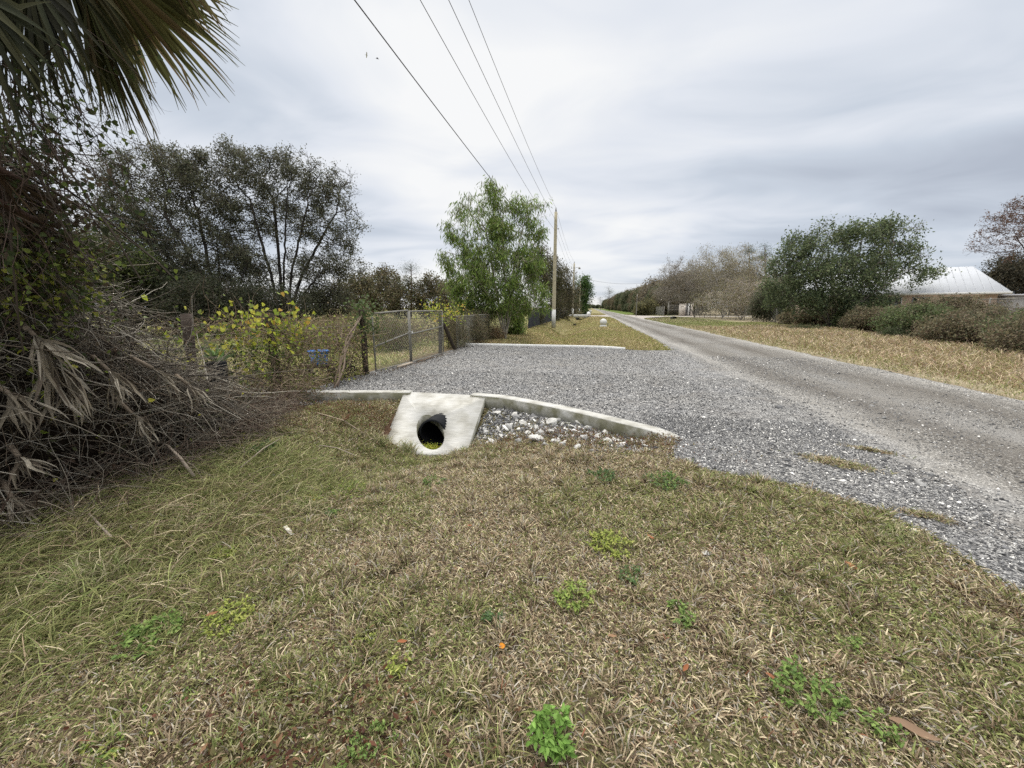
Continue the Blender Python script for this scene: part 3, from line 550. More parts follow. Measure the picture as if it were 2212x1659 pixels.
# ------------------------------------------------------------------ weeds and fallen leaves in the lawn
def weed(u, v, r, h, n, ll, cols, lb):
    p = G(u, v, float(gz(*G(u, v, -.08)[:2]))); z0 = float(gz(p[0], p[1])); root = empty('weed_plant', (p[0], p[1], z0), lb, 'weed')
    st, lf = MB(), MB(); n = int(n*2.6); ll *= .85; r *= 1.15; h *= 1.15; k = max(5, n//9)
    for i in range(k):
        a, q = R.random()*6.283, r*math.sqrt(R.random()); tip = np.array([math.cos(a)*q, math.sin(a)*q, h*(.45+.55*R.random())*(1-.35*q/r)]); b0 = np.array([tip[0]*.35, tip[1]*.35, 0])
        mid = (b0+tip)/2+[0, 0, h*.12]; prisms(st, [b0, mid], [mid, tip], .0022, .0014, 3, (.13, .15, .05))
        m = max(4, n//k); tt = R.uniform(.35, 1.05, m)[:, None]; Q = mid+(tip-mid)*tt*1.0+R.normal(size=(m, 3))*.006; D = rdir(m, .25)*[1, 1, .5]; D[:, :2] += tip[:2]*4
        leaves(lf, Q, D, rdir(m, 2.2), ll*R.uniform(.6, 1.15, m), ll*.52*R.uniform(.8, 1.1, m), pal(cols, m, jit=.15)*[.92, .86, .95], 'fold')
    st.build('stem', M_twig, root); lf.build('foliage', M_leaf, root)
LG = [(.19, .31, .07), (.26, .38, .10), (.14, .24, .06)]; YG = [(.34, .42, .08), (.42, .47, .12), (.26, .34, .07)]; DG = [(.11, .20, .07), (.15, .26, .08), (.08, .15, .06)]
for a in ((480, 1205, .075, .05, 60, .034, YG, 'small bright yellow-green weed beside long grass'), (330, 1385, .13, .07, 150, .034, LG, 'broad leafy green weed at the left of the lawn'), (500, 1340, .12, .07, 130, .028, YG, 'yellow-green weed just right of a broad green one'),
          (1320, 1185, .14, .07, 190, .030, YG, 'largest yellow-green weed right of centre'), (1238, 1300, .11, .08, 130, .030, [(.27, .38, .08), (.36, .42, .12), (.2, .3, .07)], 'pale green weed with pointed leaves in mid lawn'), (1470, 1335, .075, .07, 60, .028, LG, 'small green weed right of the pale pointed one'),
          (1190, 1605, .075, .13, 100, .038, [(.17, .33, .06), (.22, .4, .08)], 'upright bright green weed at the bottom edge of the lawn'), (1740, 1510, .12, .09, 120, .032, LG, 'green weed with long leaves at the lower right'), (1440, 1048, .17, .10, 190, .03, DG+LG, 'wide green weed next to the gravel edge'),
          (1298, 1035, .13, .11, 130, .026, DG, 'dark green weed below the right kerb'), (555, 975, .16, .12, 200, .035, DG, 'dark bluish-green weed by the brush heap'), (860, 1445, .05, .05, 40, .025, YG, 'tiny yellow-green weed in the lower lawn'), (1065, 1350, .06, .06, 60, .02, DG, 'feathery green weed near the lawn centre'),
          (715, 1110, .06, .06, 50, .028, DG+LG, 'small green weed right of the white wood chip'), (935, 1040, .12, .08, 120, .024, DG+LG, 'low green weed straight below the pipe'), (1362, 1255, .07, .07, 70, .02, DG, 'ferny dark weed below the largest yellow one'), (740, 1065, .22, .09, 260, .026, LG+YG, 'spreading light green weed patch below the slab left side'),
          (672, 1082, .07, .06, 50, .03, YG+[(.6, .4, .06)], 'weed with some yellowed leaves below the culvert'), (385, 1525, .05, .04, 34, .026, LG, 'little rosette weed near the lower left corner'), (800, 1620, .10, .06, 70, .022, LG, 'low weed at the bottom edge left of centre'), (240, 1620, .14, .05, 110, .024, LG+YG, 'mat of small weeds at the bottom left'),
          (790, 1395, .05, .05, 40, .02, YG, 'thin yellowish weed beside an orange leaf'), (1000, 955, .06, .09, 50, .018, DG, 'sparse weed standing against the slab right foot'), (1905, 1580, .06, .06, 40, .026, LG, 'small weed beside the long brown leaf'), (1835, 1395, .05, .05, 30, .022, LG, 'single weed sprig at the right of the lawn')): weed(*a)
def fallen(u, v, ln, wd, col, lb, rz):
    p = G(u, v, float(gz(*G(u, v, -.05)[:2]))); z0 = float(gz(p[0], p[1]))+.035; n = 9; V = []
    for i in range(n+1):
        t = i/n; w = wd*.5*math.sin(math.pi*min(1, t*.96+.04))**.8
        for s in (-1, 0, 1): V.append([ln*(t-.5), s*w, .10*ln*math.sin(t*5+1)+abs(s)*w*.45])
    F = np.array([[i*3+a, i*3+a+1, i*3+a+4, i*3+a+3] for i in range(n) for a in range(2)]); mb = MB(); mb.add(V, F, np.array(col)); o = mb.build('fallen_leaf', M_leaf, smooth=True)
    o.location = (p[0], p[1], z0); o.rotation_euler = (.25, -.2, rz); tag(o, lb, 'leaf')
for a in ((1838, 1233, .085, .028, (.42, .19, .09), 'curled orange-brown leaf standing in the grass on the right', -1.1), (1972, 1592, .14, .035, (.30, .20, .13), 'long brown leaf at the lower right', -.5), (1085, 1408, .03, .028, (.75, .30, .03), 'bright orange leaf in the lower centre', .5), (870, 1398, .05, .016, (.38, .14, .06), 'rust leaf left of the bright orange one', .2), (1480, 1455, .05, .018, (.33, .13, .06), 'rust leaf low in the lawn right of centre', .9),
          (1322, 1387, .045, .015, (.36, .22, .13), 'tan leaf right of the bright orange one', .1), (1405, 1170, .06, .018, (.36, .15, .07), 'red-brown leaf above the yellow-green weed', -.8), (1665, 1475, .045, .014, (.35, .14, .07), 'small rust leaf beside the lower right weed', -.7), (530, 1165, .05, .02, (.5, .25, .06), 'pale orange leaf in the left grass', .3), (1540, 1230, .04, .012, (.6, .55, .4), 'cream leaf right of the small grey stone', 1.2), (1015, 1143, .04, .012, (.36, .12, .06), 'thin rust leaf in the upper lawn', .4), (460, 1333, .06, .02, (.33, .16, .08), 'brown leaf above the two left weeds', .8)): fallen(*a)
mb = MB(); p = G(622, 1133, -.1); box(mb, (p[0], p[1], float(gz(p[0], p[1]))+.04), (.17, .028, .012), -.55, (.62, .59, .52)); o = mb.build('wood_chip', M_stone); tag(o, 'white sliver of wood lying in the left lawn', 'wood chip')
mb = MB(); a = G(690, 940, -.3); b = G(805, 968, -.4); mid = (a+b)/2
for q in (a, mid, b): q[2] = float(gz(q[0], q[1]))+.06
tube(mb, [a, mid+[0, 0, .03], b], [.012, .01, .006], 6, (.26, .21, .15))
n = 16; an = np.linspace(-.9, 2.2, n); D = np.stack([np.cos(an), np.sin(an)*.6, np.full(n, .5)+.3*R.random(n)], 1); leaves(mb, np.repeat(mid[None]+[0, 0, .03], n, 0), D, rdir(n, 1), R.uniform(.12, .2, n), np.full(n, .012), pal([(.2, .11, .07), (.26, .17, .11)], n))
tag(mb.build('dead_frond', M_twig), 'small dead palm frond with stalk lying left of the culvert', 'dead frond')

# ------------------------------------------------------------------ trees
def colonize(stems, A, step, kill, iters=90, grav=0.):
    """stems: list of polylines (first point = base). A: attractors. returns nodes, parents"""
    pos, par = [], []
    for s in stems:
        s = np.asarray(s, float); last = -1
        for a, b in zip(s[:-1], s[1:]):
            m = max(1, int(np.linalg.norm(b-a)/step))
            for k in range(m):
                pos.append(a+(b-a)*k/m+(R.normal(size=3)*step*.06 if len(pos) > 1 else 0)); par.append(last); last = len(pos)-1
        pos.append(s[-1]); par.append(last)
    pos = list(pos); A = np.asarray(A); D = np.full(len(A), 1e9); I = np.zeros(len(A), int); new = list(range(len(pos)))
    for it in range(iters):
        Pn = np.array([pos[i] for i in new]); d = np.linalg.norm(A[:, None]-Pn[None], axis=2); j = d.argmin(1); dm = d[np.arange(len(A)), j]; up = dm < D; D[up] = dm[up]; I[up] = np.array(new)[j[up]]
        k = D > kill; A, D, I = A[k], D[k], I[k]
        if not len(A): break
        u, inv = np.unique(I, return_inverse=True); Pu = np.array([pos[i] for i in u]); v = nrm(A-Pu[inv]); s = np.zeros((len(u), 3)); np.add.at(s, inv, v)
        s = nrm(nrm(s)+R.normal(size=s.shape)*.22+np.array([0, 0, grav])); new = []
        for i, q in zip(u, Pu+s*step): pos.append(q); par.append(int(i)); new.append(len(pos)-1)
        if len(pos) > 9000: break
    return np.array(pos), np.array(par)
def blobs(bl, d, n, dz=.75, hollow=.45):
    """crown volume from ellipses given in photo pixels at depth d"""
    w = np.array([b[2]*b[3] for b in bl], float); idx = R.choice(len(bl), n, p=w/w.sum()); out = []
    for i, b in enumerate(bl):
        m = int((idx == i).sum()); v = rdir(m)*(R.random((m, 1))**hollow); dd = d+v[:, 1]*b[2]*d/FU*dz+(b[4] if len(b) > 4 else 0)
        c = P(b[0], b[1], d); rx, rz = b[2]*d/FU, b[3]*d/FU
        out.append(c+np.stack([v[:, 0]*rx*CY_-(dd-d)*SY_, v[:, 0]*rx*SY_+(dd-d)*CY_, v[:, 2]*rz], 1))
    return np.concatenate(out)
def tree(name, base, stems, A, step, kill, leaf, lcols, lsize, per, bark=(.11, .09, .07), tip=.010, label='', cat='tree', group=None, twigs=2, sig=None, droop=0., tw=.004, twl=.5, wr=.4, nmax=60000, pw=.45, twc=None, up=0., clump=1.6):
    base = np.array(base, float); root = empty(name, base, label, cat, group)
    pos, par = colonize(stems, A, step, kill); n = len(pos); cnt = np.ones(n)
    haschild = np.zeros(n, bool); haschild[par[par >= 0]] = True
    cnt = np.where(haschild, 0, 1.)
    for i in range(n-1, -1, -1):
        if par[i] >= 0: cnt[par[i]] += cnt[i]
    r = tip*np.maximum(cnt, 1)**pw; k = par >= 0; i = np.where(k)[0]; q = par[i]; rel = pos-base
    mb = MB(); d = nrm(rel[i]-rel[q]); thick = r[i] > .05
    for msk, kk in ((thick, 8), (~thick, 4)):
        ii, qq = i[msk], q[msk]
        if len(ii): prisms(mb, rel[qq]-d[msk]*r[ii][:, None]*.3, rel[ii]+d[msk]*r[ii][:, None]*.3, np.minimum(r[qq], r[ii]*1.25), r[ii], kk, np.array(bark)*(1+.15*R.normal(size=(len(ii), 1))))
    ends = np.where(cnt <= 5)[0]
    if twigs:
        e = np.repeat(ends, twigs); m = len(e); pd = nrm(pos[e]-pos[np.maximum(par[e], 0)]); dd = nrm(pd+R.normal(size=(m, 3))*.75+[0, 0, up]); a = rel[e]; b = a+dd*twl*R.uniform(.5, 1.2, (m, 1)); prisms(mb, a, b, tw, tw*.5, 3, np.array(twc or bark)*(1+.2*R.normal(size=(m, 1))))
        tips = b; c0 = a+(b-a)*.4; d2 = nrm(dd+R.normal(size=(m, 3))*.8+[0, 0, up]); prisms(mb, c0, c0+d2*twl*.6, tw*.7, tw*.4, 3, np.array(twc or bark)*(1+.2*R.normal(size=(m, 1))))
        src = np.concatenate([rel[ends], b, c0+d2*twl*.6, c0])
    else: src = rel[ends]
    mb.build('trunk', M_bark, root)
    if per:
        m = min(nmax, int(len(src)*per)); fr = clump; wn = vn(src[:, 0]*fr+src[:, 2]*.31+50, src[:, 1]*fr+src[:, 2]*fr*1.1+70, 77)
        wn = sm(.30, .66, wn)+.06; s = R.choice(len(src), m, p=wn/wn.sum()); sg = sig if sig is not None else twl*.3
        Q = src[s]+R.normal(size=(m, 3))*sg; D = rdir(m); D[:, 2] -= droop; h = _h(s*7, s*3, 3)[:, None]
        ls = lsize*R.uniform(.6, 1.3, m); c = pal(lcols, m, jit=.18)*(.75+.5*h); lb_ = MB(); leaves(lb_, Q, D, rdir(m, .5), ls, ls*wr, c); lb_.build('crown', M_leaf, root)
    return root
def stems_to(base, tips, wob=.15):
    out = []; b = np.array(base, float)
    for t in tips:
        t = np.array(t, float); m = (b+t)/2+R.normal(size=3)*wob*np.linalg.norm(t-b)*.3; m[:2] = b[:2]+(t-b)[:2]*.38+R.normal(size=2)*.1; out.append([b, m, t])
    return out
OAKL = [(.085, .095, .055), (.12, .125, .075), (.065, .07, .048), (.16, .16, .105), (.10, .085, .06)]
d = 24; b = P(480, 700, d); b[2] = 0
bl = [(300, 385, 75, 55), (390, 390, 70, 60), (265, 470, 70, 65), (350, 490, 90, 70), (455, 440, 60, 80), (250, 550, 60, 45), (430, 560, 110, 60), (330, 600, 120, 50), (420, 370, 30, 40), (480, 600, 80, 60)]
tree('oak_tree', b, stems_to(b, [P(300, 480, d), P(360, 470, d-1), P(430, 470, d), P(470, 500, d+1), P(350, 590, d), P(540, 560, d-1)]), blobs(bl, d, 1500), .36, .42, True, OAKL, .13, 10, (.05, .045, .04), label='dark spreading oak with limbs leaning left, behind the brush heap', twigs=3, twl=.5, tw=.009, tip=.014, sig=.15, nmax=110000, clump=1.3, up=.3)
b = P(612, 700, d+1); b[2] = 0
bl = [(505, 365, 50, 48), (570, 375, 50, 45), (640, 375, 50, 48), (690, 420, 40, 45), (735, 420, 38, 48), (745, 500, 38, 55), (700, 500, 50, 60), (640, 460, 60, 60), (560, 450, 60, 70), (740, 580, 42, 38), (660, 590, 60, 40), (590, 600, 70, 50), (500, 480, 40, 60), (700, 640, 60, 22)]
tree('oak_tree', b, stems_to(b, [P(540, 430, d), P(590, 430, d+1), P(620, 430, d), P(665, 440, d), P(720, 470, d+1), P(560, 560, d), P(690, 590, d)], .08), blobs(bl, d+1, 1300, hollow=.33), .36, .42, True, OAKL, .13, 8, (.04, .036, .033), label='dark many-stemmed oak with sky showing between its upright limbs', twigs=3, twl=.5, tw=.009, tip=.014, sig=.14, nmax=80000, clump=1.3, up=.4)
# low growth under and behind the oaks
def bush(name, u, v, ru, rv, d, cols, n, per, ls, label, cat='bush', group=None, bark=(.14, .12, .1), twl=.4, tw=.006, sig=.12, step=None, up=.2, twc=None, twigs=3, bl=None, zb=0., droop=0., wr=.5, nmax=60000):
    b = P(u, 690, d); b[2] = zb; bb = bl or [(u, v, ru, rv)]; w = bb[0][2]*d/FU; A = blobs(bb, d, n, .8, .5); A[:, 2] = np.maximum(A[:, 2], .15+zb)
    st = [[b+np.array([R.normal()*w*.3, R.normal()*w*.3, 0]), b+np.array([R.normal()*w*.45, R.normal()*w*.45, .25*rv*d/FU])] for _ in range(5)]
    for s in st: s[0][2] = zb-.05
    sp = step or max(.16, w*.11); return tree(name, b, st, A, sp, sp*1.15, True, cols, ls, per, bark, .006, label, cat, group, twigs, sig, droop, tw, twl, wr, nmax, .45, twc, up)
DKG = [(.045, .055, .03), (.06, .07, .035), (.035, .04, .025), (.08, .075, .05)]
bush('shrub_thicket', 215, 580, 95, 75, 20, [(.07, .09, .03), (.10, .12, .035), (.05, .06, .03)], 420, 9, .13, 'dark olive bush at the far left behind the vines', sig=.2, twl=.5, step=.3)
bush('shrub_thicket', 330, 640, 110, 62, 22, DKG, 460, 9, .13, 'dark grey-green bush under the leaning oak', sig=.2, twl=.5, step=.3)
bush('shrub_thicket', 450, 655, 90, 50, 21, DKG, 380, 9, .12, 'dense dark bush at the foot of the leaning oak', sig=.2, twl=.5, step=.3)
bush('shrub_thicket', 590, 665, 80, 40, 22, DKG, 330, 9, .12, 'dark bush at the foot of the many-stemmed oak', sig=.18, twl=.5, step=.3)
bush('shrub_thicket', 710, 655, 60, 35, 26, [(.08, .08, .05), (.11, .10, .06), (.06, .06, .04)], 260, 8, .13, 'grey-brown bush right of the many-stemmed oak', sig=.18, twl=.5, step=.35)
BRN = [(.13, .105, .06), (.17, .14, .08), (.10, .09, .05), (.12, .13, .06)]
for u, v, ru, rv, dd, lb in ((770, 632, 45, 38, 55, 'brownish tree in the far yard, nearest the dark oak'), (825, 622, 42, 42, 62, 'taller brownish tree in the middle of the far yard'), (868, 640, 35, 30, 58, 'low rounded tree left of the distant pine'), (930, 632, 38, 34, 60, 'greyish tree between the distant pine and the green willowy tree'), (975, 640, 30, 30, 55, 'far brown tree partly behind the green willowy tree')):
    bush('yard_tree', u, v+8, ru, rv+4, dd, BRN, 300, 7, .3, lb, 'tree', 'trees beyond the yard', twl=.9, tw=.02, sig=.35, step=.65, up=.7)
def pine(u, top, d, w, lb, group=None, n=1):
    b = P(u, 690, d); b[2] = 0; t = P(u, top, d); h = t[2]; root = empty('pine_tree', b, lb, 'pine tree', group); mb = MB(); rel = t-b
    tube(mb, [[0, 0, 0], rel*.5+[.1, 0, 0], rel*.97], [.018*h, .013*h, .004*h], 7, (.12, .09, .07)); lf = MB(); wd = w*d/FU
    for i in range(26):
        f = R.uniform(.42, 1.); a = R.random()*6.283; q = wd*(1.15-f)*1.5*R.uniform(.5, 1); q = min(q, wd); s = rel*f; e = s+np.array([math.cos(a)*q, math.sin(a)*q, q*.35]); prisms(mb, [s], [e], .004*h, .002*h, 4, (.11, .085, .07))
        m = 150; Q = e+R.normal(size=(m, 3))*[wd*.26, wd*.26, wd*.16]; leaves(lf, Q, rdir(m, .6), rdir(m), R.uniform(.25, .45, m)*h*.035, R.uniform(.1, .18, m)*h*.03, pal([(.04, .07, .035), (.06, .09, .045), (.03, .05, .03)], m)*(.8+.4*R.random()))
    mb.build('trunk', M_bark, root); lf.build('crown', M_leaf, root); return root
pine(888, 566, 58, 30, 'dark rounded pine standing above the far yard trees')
# willowy green tree behind the gate
WIL = [(.15, .23, .05), (.20, .29, .06), (.10, .16, .045), (.27, .35, .10), (.17, .18, .07)]
d = 20.5; b = P(1092, 725, d); b[2] = 0
bl = [(1062, 425, 30, 28), (1010, 450, 30, 20), (1095, 450, 22, 22), (1140, 440, 30, 18), (1158, 465, 18, 18), (1065, 490, 70, 34), (1155, 520, 22, 34), (978, 492, 20, 14), (1130, 490, 30, 26), (1000, 560, 48, 36), (1085, 570, 90, 55), (1148, 580, 26, 45), (1040, 625, 75, 42), (1110, 640, 75, 45), (1140, 650, 32, 34), (985, 610, 26, 22), (1040, 670, 60, 22), (970, 550, 18, 14)]
tree('willowy_tree', b, stems_to(b, [P(1050, 500, d), P(1085, 470, d), P(1130, 490, d), P(1030, 600, d-.8), P(1140, 600, d)], .1), blobs(bl, d, 1250, .8, .5), .30, .34, True, WIL, .25, 5.2, (.34, .31, .25), label='tall bright green tree with long drooping leaves behind the gate', twigs=3, twl=.38, tw=.006, tip=.0085, sig=.12, droop=1.2, wr=.16, nmax=62000)
# along the left boundary beyond it
DOL = [(.07, .075, .035), (.10, .10, .045), (.12, .095, .06), (.055, .06, .03)]
bush('hedge_tree', 1160, 600, 24, 62, 37, DOL, 420, 9, .16, 'dark brown-green tree just behind the willowy tree', 'tree', sig=.22, twl=.55, step=.36, tw=.01, up=.6)
bush('hedge_tree', 1192, 615, 20, 52, 50, DOL, 360, 9, .2, 'olive-brown tree behind the first power pole', 'tree', sig=.3, twl=.9, step=.5, tw=.014, up=.9)
bush('hedge_tree', 1218, 630, 20, 42, 58, [(.09, .09, .05), (.14, .12, .07)], 320, 8, .24, 'twiggy olive tree between the first two power poles', 'tree', sig=.35, twl=1., step=.6, tw=.016, up=.9)
bush('hedge_tree', 1240, 645, 14, 28, 84, DOL, 200, 8, .3, 'dark tree behind the second power pole', 'tree', sig=.4, twl=.9, step=.7, tw=.02)
bush('round_tree', 1261, 633, 19, 36, 118, [(.07, .13, .03), (.09, .16, .04), (.05, .09, .03)], 320, 10, .42, 'rounded bright green tree by the third pole', 'tree', sig=.5, twl=.8, step=.9, tw=.02)
bush('low_bush', 1112, 668, 30, 22, 24, WIL, 160, 10, .13, 'green low bush beneath the willowy tree', sig=.15, twl=.3, step=.2)
# ---- right side of the road: distant row, sharing four crowns
protos = []
def rowtree(kind):
    A = rdir(260)*(R.random((260, 1))**.45)*[2.9, 2.9, 3.4]+[0, 0, 3.3]; A[:, 2] = np.maximum(A[:, 2], .2)
    if kind == 'bare': return dict(A=A*[1, 1, 1.05], per=2.0, cols=[(.2, .17, .12), (.26, .21, .14), (.14, .13, .09)], bark=(.27, .245, .215), twl=1.1, tw=.03, up=.8)
    if kind == 'brown': return dict(A=A, per=7, cols=[(.17, .14, .085), (.13, .12, .07), (.20, .155, .10)], bark=(.19, .16, .13), twl=.8, tw=.025, up=.5)
    return dict(A=A, per=9, cols=[(.10, .12, .06), (.13, .14, .07), (.08, .09, .055)], bark=(.1, .08, .06), twl=.6, tw=.02, up=.3)
for k, (nm, lb) in enumerate((('bare', 'bare twiggy tree in the far row on the right of the road'), ('brown', 'brown-leaved tree in the far row on the right of the road'), ('green', 'dark green tree in the far row on the right of the road'))):
    q = rowtree(nm); st = [[(0, 0, -.1), (R.normal()*.2, R.normal()*.2, 1.6), (R.normal()*.6, R.normal()*.6, 2.8)] for _ in range(3)]
    t = tree('roadside_tree', (0, 0, 0), st, q['A'], .55, .6, True, q['cols'], .34, q['per'], q['bark'], .018, lb, 'tree', nm+' trees in the far right row', 3, .35, 0, q['tw'], q['twl'], .5, 16000, .45, None, q['up']); protos.append(t)
used = [False]*3
def place_row(k, x, y, s, sz):
    t = copy_tree(protos[k]) if used[k] else protos[k]; used[k] = True; t.location = (x, y, 0); t.rotation_euler.z = random.uniform(0, 6.28); t.scale = (s, s, sz)
rr = random.Random(3)
for i, y in enumerate((95, 101, 108, 116, 125, 135, 146, 158, 172, 188, 206, 228, 255, 290, 335, 390, 460, 550)):
    k = (1, 2, 1, 2, 0, 1, 2, 1, 2, 1, 2, 2, 1, 2, 1, 2, 1, 2)[i]; s = rr.uniform(.95, 1.2)*(1+.0008*y); x = 15.5+rr.uniform(-.6, 1.5)+s*1.2; place_row(k, x-(.8 if y > 150 else 0), y, s, s*rr.uniform(.92, 1.15))
for y in list(range(98, 170, 7))+list(range(170, 420, 14)):
    place_row(rr.choice((0, 1, 1, 2)), 20.5+rr.uniform(-1, 2), y+3, rr.uniform(1.0, 1.4)*(1+.0008*y), rr.uniform(1.0, 1.35)*(1+.0008*y)); place_row(rr.choice((1, 2)), 14.2+rr.uniform(-.5, .6), y+rr.uniform(0, 5), .55, .5)
for (x, y, k, s) in ((21, 93, 1, 1.25), (25, 100, 0, 1.5), (23, 112, 1, 1.4), (29, 92, 0, 1.45), (34, 98, 1, 1.4), (27, 125, 0, 1.7), (24, 140, 2, 1.5), (38, 90, 2, 1.2), (44, 88, 1, 1.2)): place_row(k, x, y, s, s)
for x in range(-95, 140, 9): place_row(rr.choice((1, 2, 2)), x, rr.uniform(850, 950), rr.uniform(1.6, 2.3), rr.uniform(.9, 1.5))
for y in (170, 215, 275, 350, 450, 580): place_row(rr.choice((1, 2)), -10+rr.uniform(-1, 1)-y*.01, y, 1.3, 1.3)
pine(1315, 620, 210, 14, 'dark pine above the far end of the right tree row'); pine(1296, 642, 330, 8, 'smallest pine at the far end of the road'); pine(1618, 533, 88, 20, 'pine above the bare trees, left of two'); pine(1652, 528, 84, 22, 'pine above the bare trees, right of two')
# bare grey trees by the side drive
GT = (.34, .315, .285)
def bare(u, d, bl, n, lb, cols, per=1.2, bark=GT, step=.42, tw=.012, twl=.8, up=.35, ls=.16, tip=.009):
    b = P(u, 690, d); b[2] = 0; tips = [P(x[0], x[1], d+R.normal()) for x in bl]
    return tree('bare_tree', b, stems_to(b, tips, .1), blobs(bl, d, n, .8, .4), step, step*1.1, True, cols, ls, per, bark, tip, lb, 'tree', None, 4, .3, 0, tw, twl, .5, 20000, .45, None, up)
bare(1560, 60, [(1535, 575, 50, 38), (1590, 580, 60, 45), (1640, 600, 45, 45), (1590, 630, 85, 35)], 900, 'bare silver-grey tree behind the chain-link fence right of the side gate', [(.22, .2, .12), (.3, .27, .15)])
bare(1500, 66, [(1470, 590, 40, 30), (1500, 610, 55, 35), (1470, 635, 60, 28), (1450, 600, 30, 25)], 700, 'bare grey-brown tree spreading over the side gate', [(.19, .175, .13), (.2, .17, .13)], bark=(.27, .245, .22))
bare(1600, 52, [(1560, 650, 60, 22), (1620, 655, 70, 24), (1600, 625, 50, 25), (1670, 630, 40, 35)], 700, 'low arching bare bush with long pale branches behind the fence', [(.2, .2, .1), (.25, .2, .12)], bark=(.36, .32, .28), up=.0)
bush('brown_bush', 1395, 668, 26, 18, 86, [(.14, .13, .06), (.18, .16, .07), (.1, .1, .05)], 180, 8, .3, 'rounded tan-green bush left of the side gate', sig=.3, twl=.6, step=.5, tw=.015)
bush('fence_bush', 1668, 655, 45, 40, 44, [(.06, .08, .04), (.10, .10, .06), (.13, .12, .08)], 260, 8, .17, 'grey-green bush on the fence left of the big dark tree', sig=.22, twl=.55, step=.35, tw=.01)
# big dark green tree
d = 30; b = P(1800, 690, d); b[2] = 0
bl = [(1700, 570, 40, 38), (1740, 530, 42, 30), (1790, 520, 40, 32), (1850, 515, 50, 30), (1910, 500, 42, 24), (1955, 495, 34, 20), (1960, 545, 34, 22), (1920, 560, 60, 35), (1995, 585, 36, 13), (1960, 600, 34, 12), (1760, 590, 80, 48), (1850, 590, 80, 48), (1720, 640, 60, 38), (1800, 645, 75, 34), (1870, 640, 55, 28), (1665, 620, 22, 26), (1775, 486, 14, 14), (1925, 486, 22, 8)]
DT = [(.10, .135, .062), (.135, .17, .08), (.07, .095, .052), (.19, .22, .11)]
tree('shade_tree', b, stems_to(b, [P(1740, 560, d), P(1790, 540, d), P(1860, 540, d), P(1930, 530, d-1), P(1940, 600, d-1), P(1730, 640, d)], .1), blobs(bl, d, 1300, .8, .5), .42, .46, True, DT, .20, 6.0, (.16, .14, .12), label='large dense dark green tree in front of the white-roofed house', twigs=3, twl=.55, tw=.009, tip=.012, sig=.2, wr=.42, nmax=66000, droop=.25)
# reddish thin tree reaching in from the right edge
d = 17; b = P(2360, 700, d); b[2] = 0
bl = [(2200, 470, 50, 38), (2160, 510, 50, 24), (2130, 540, 34, 12), (2210, 530, 50, 34), (2270, 460, 60, 60), (2150, 480, 24, 16), (2330, 450, 70, 80), (2180, 555, 30, 10)]
tree('bare_tree', b, stems_to(b, [P(2200, 520, d), P(2230, 470, d), P(2290, 450, d), P(2350, 430, d)], .1), blobs(bl, d, 1000, .8, .5), .22, .26, True, [(.16, .09, .07), (.2, .12, .08), (.11, .08, .06)], .075, 2.6, (.13, .10, .09), label='reddish thin-branched tree reaching in at the right above the house', twigs=3, twl=.3, tw=.005, tip=.006, sig=.05, nmax=22000, up=.2)
bush('dark_bush', 2180, 610, 55, 55, 34, [(.06, .055, .035), (.09, .075, .045), (.045, .045, .03)], 420, 10, .17, 'round dark brown tree behind the right end of the white roof', 'tree', sig=.22, twl=.4, step=.32, tw=.01)
bush('dark_bush', 2130, 606, 14, 12, 60, DKG, 80, 10, .25, 'small dark treetop beside the roof edge', 'tree', sig=.25, twl=.4, step=.4)
# hedge of shrubs along the right
HC = [(.15, .135, .08), (.20, .17, .10), (.175, .13, .09), (.09, .10, .055), (.21, .185, .11)]
HB = (.17, .13, .11)
for i, (x, y, w, h) in enumerate(((14.6, 9.5, 2.1, 1.8), (15.8, 12.6, 2.0, 1.6), (14.9, 15.6, 1.7, 1.05), (16.9, 17.2, 2.2, 1.4), (16.1, 20.0, 1.9, 1.0), (18.6, 21.5, 2.4, 1.25), (17.2, 24.6, 1.9, 1.4), (19.6, 26.6, 2.4, 1.9), (18.3, 29.6, 1.9, 1.35), (20.2, 33.4, 2.3, 1.5), (19.8, 38.5, 2.2, 1.3), (20.6, 43.0, 2.2, 1.3), (18.2, 12.5, 2.0, 1.7), (20.2, 17.2, 2.4, 1.45), (17.6, 8.8, 2.2, 2.1))):
    n = 330; A = rdir(n)*(R.random((n, 1))**.45)*[w, w, h*.55]+[x, y, h*.45]; A[:, 2] = np.maximum(A[:, 2], .12)
    st = [[(x+R.normal()*.7, y+R.normal()*.7, -.05), (x+R.normal()*.9, y+R.normal()*.9, .45)] for _ in range(7)]
    tree('hedge_shrub', (x, y, 0), st, A, .26, .28, True, HC if i % 3 else [(.10, .14, .06), (.14, .18, .07), (.13, .13, .07)], .055+.002*y, 7.5, HB, .005, 'tangled brown-green shrub in the overgrown row before the white-roofed house', 'shrub', 'shrubs in the overgrown row', 5, .10, 0, .006, .55, .55, 30000, .45, (.20, .15, .12), .45)
bush('verge_bush', 1735, 722, 35, 14, 27, [(.08, .10, .045), (.12, .12, .06)], 150, 8, .08, 'low green bush at the edge of the straw grass', sig=.1, twl=.25, step=.18)
bush('verge_bush', 1925, 724, 28, 13, 20, [(.06, .085, .035), (.09, .10, .05)], 130, 9, .07, 'small dark green bush standing in the straw grass', sig=.08, twl=.2, step=.15)

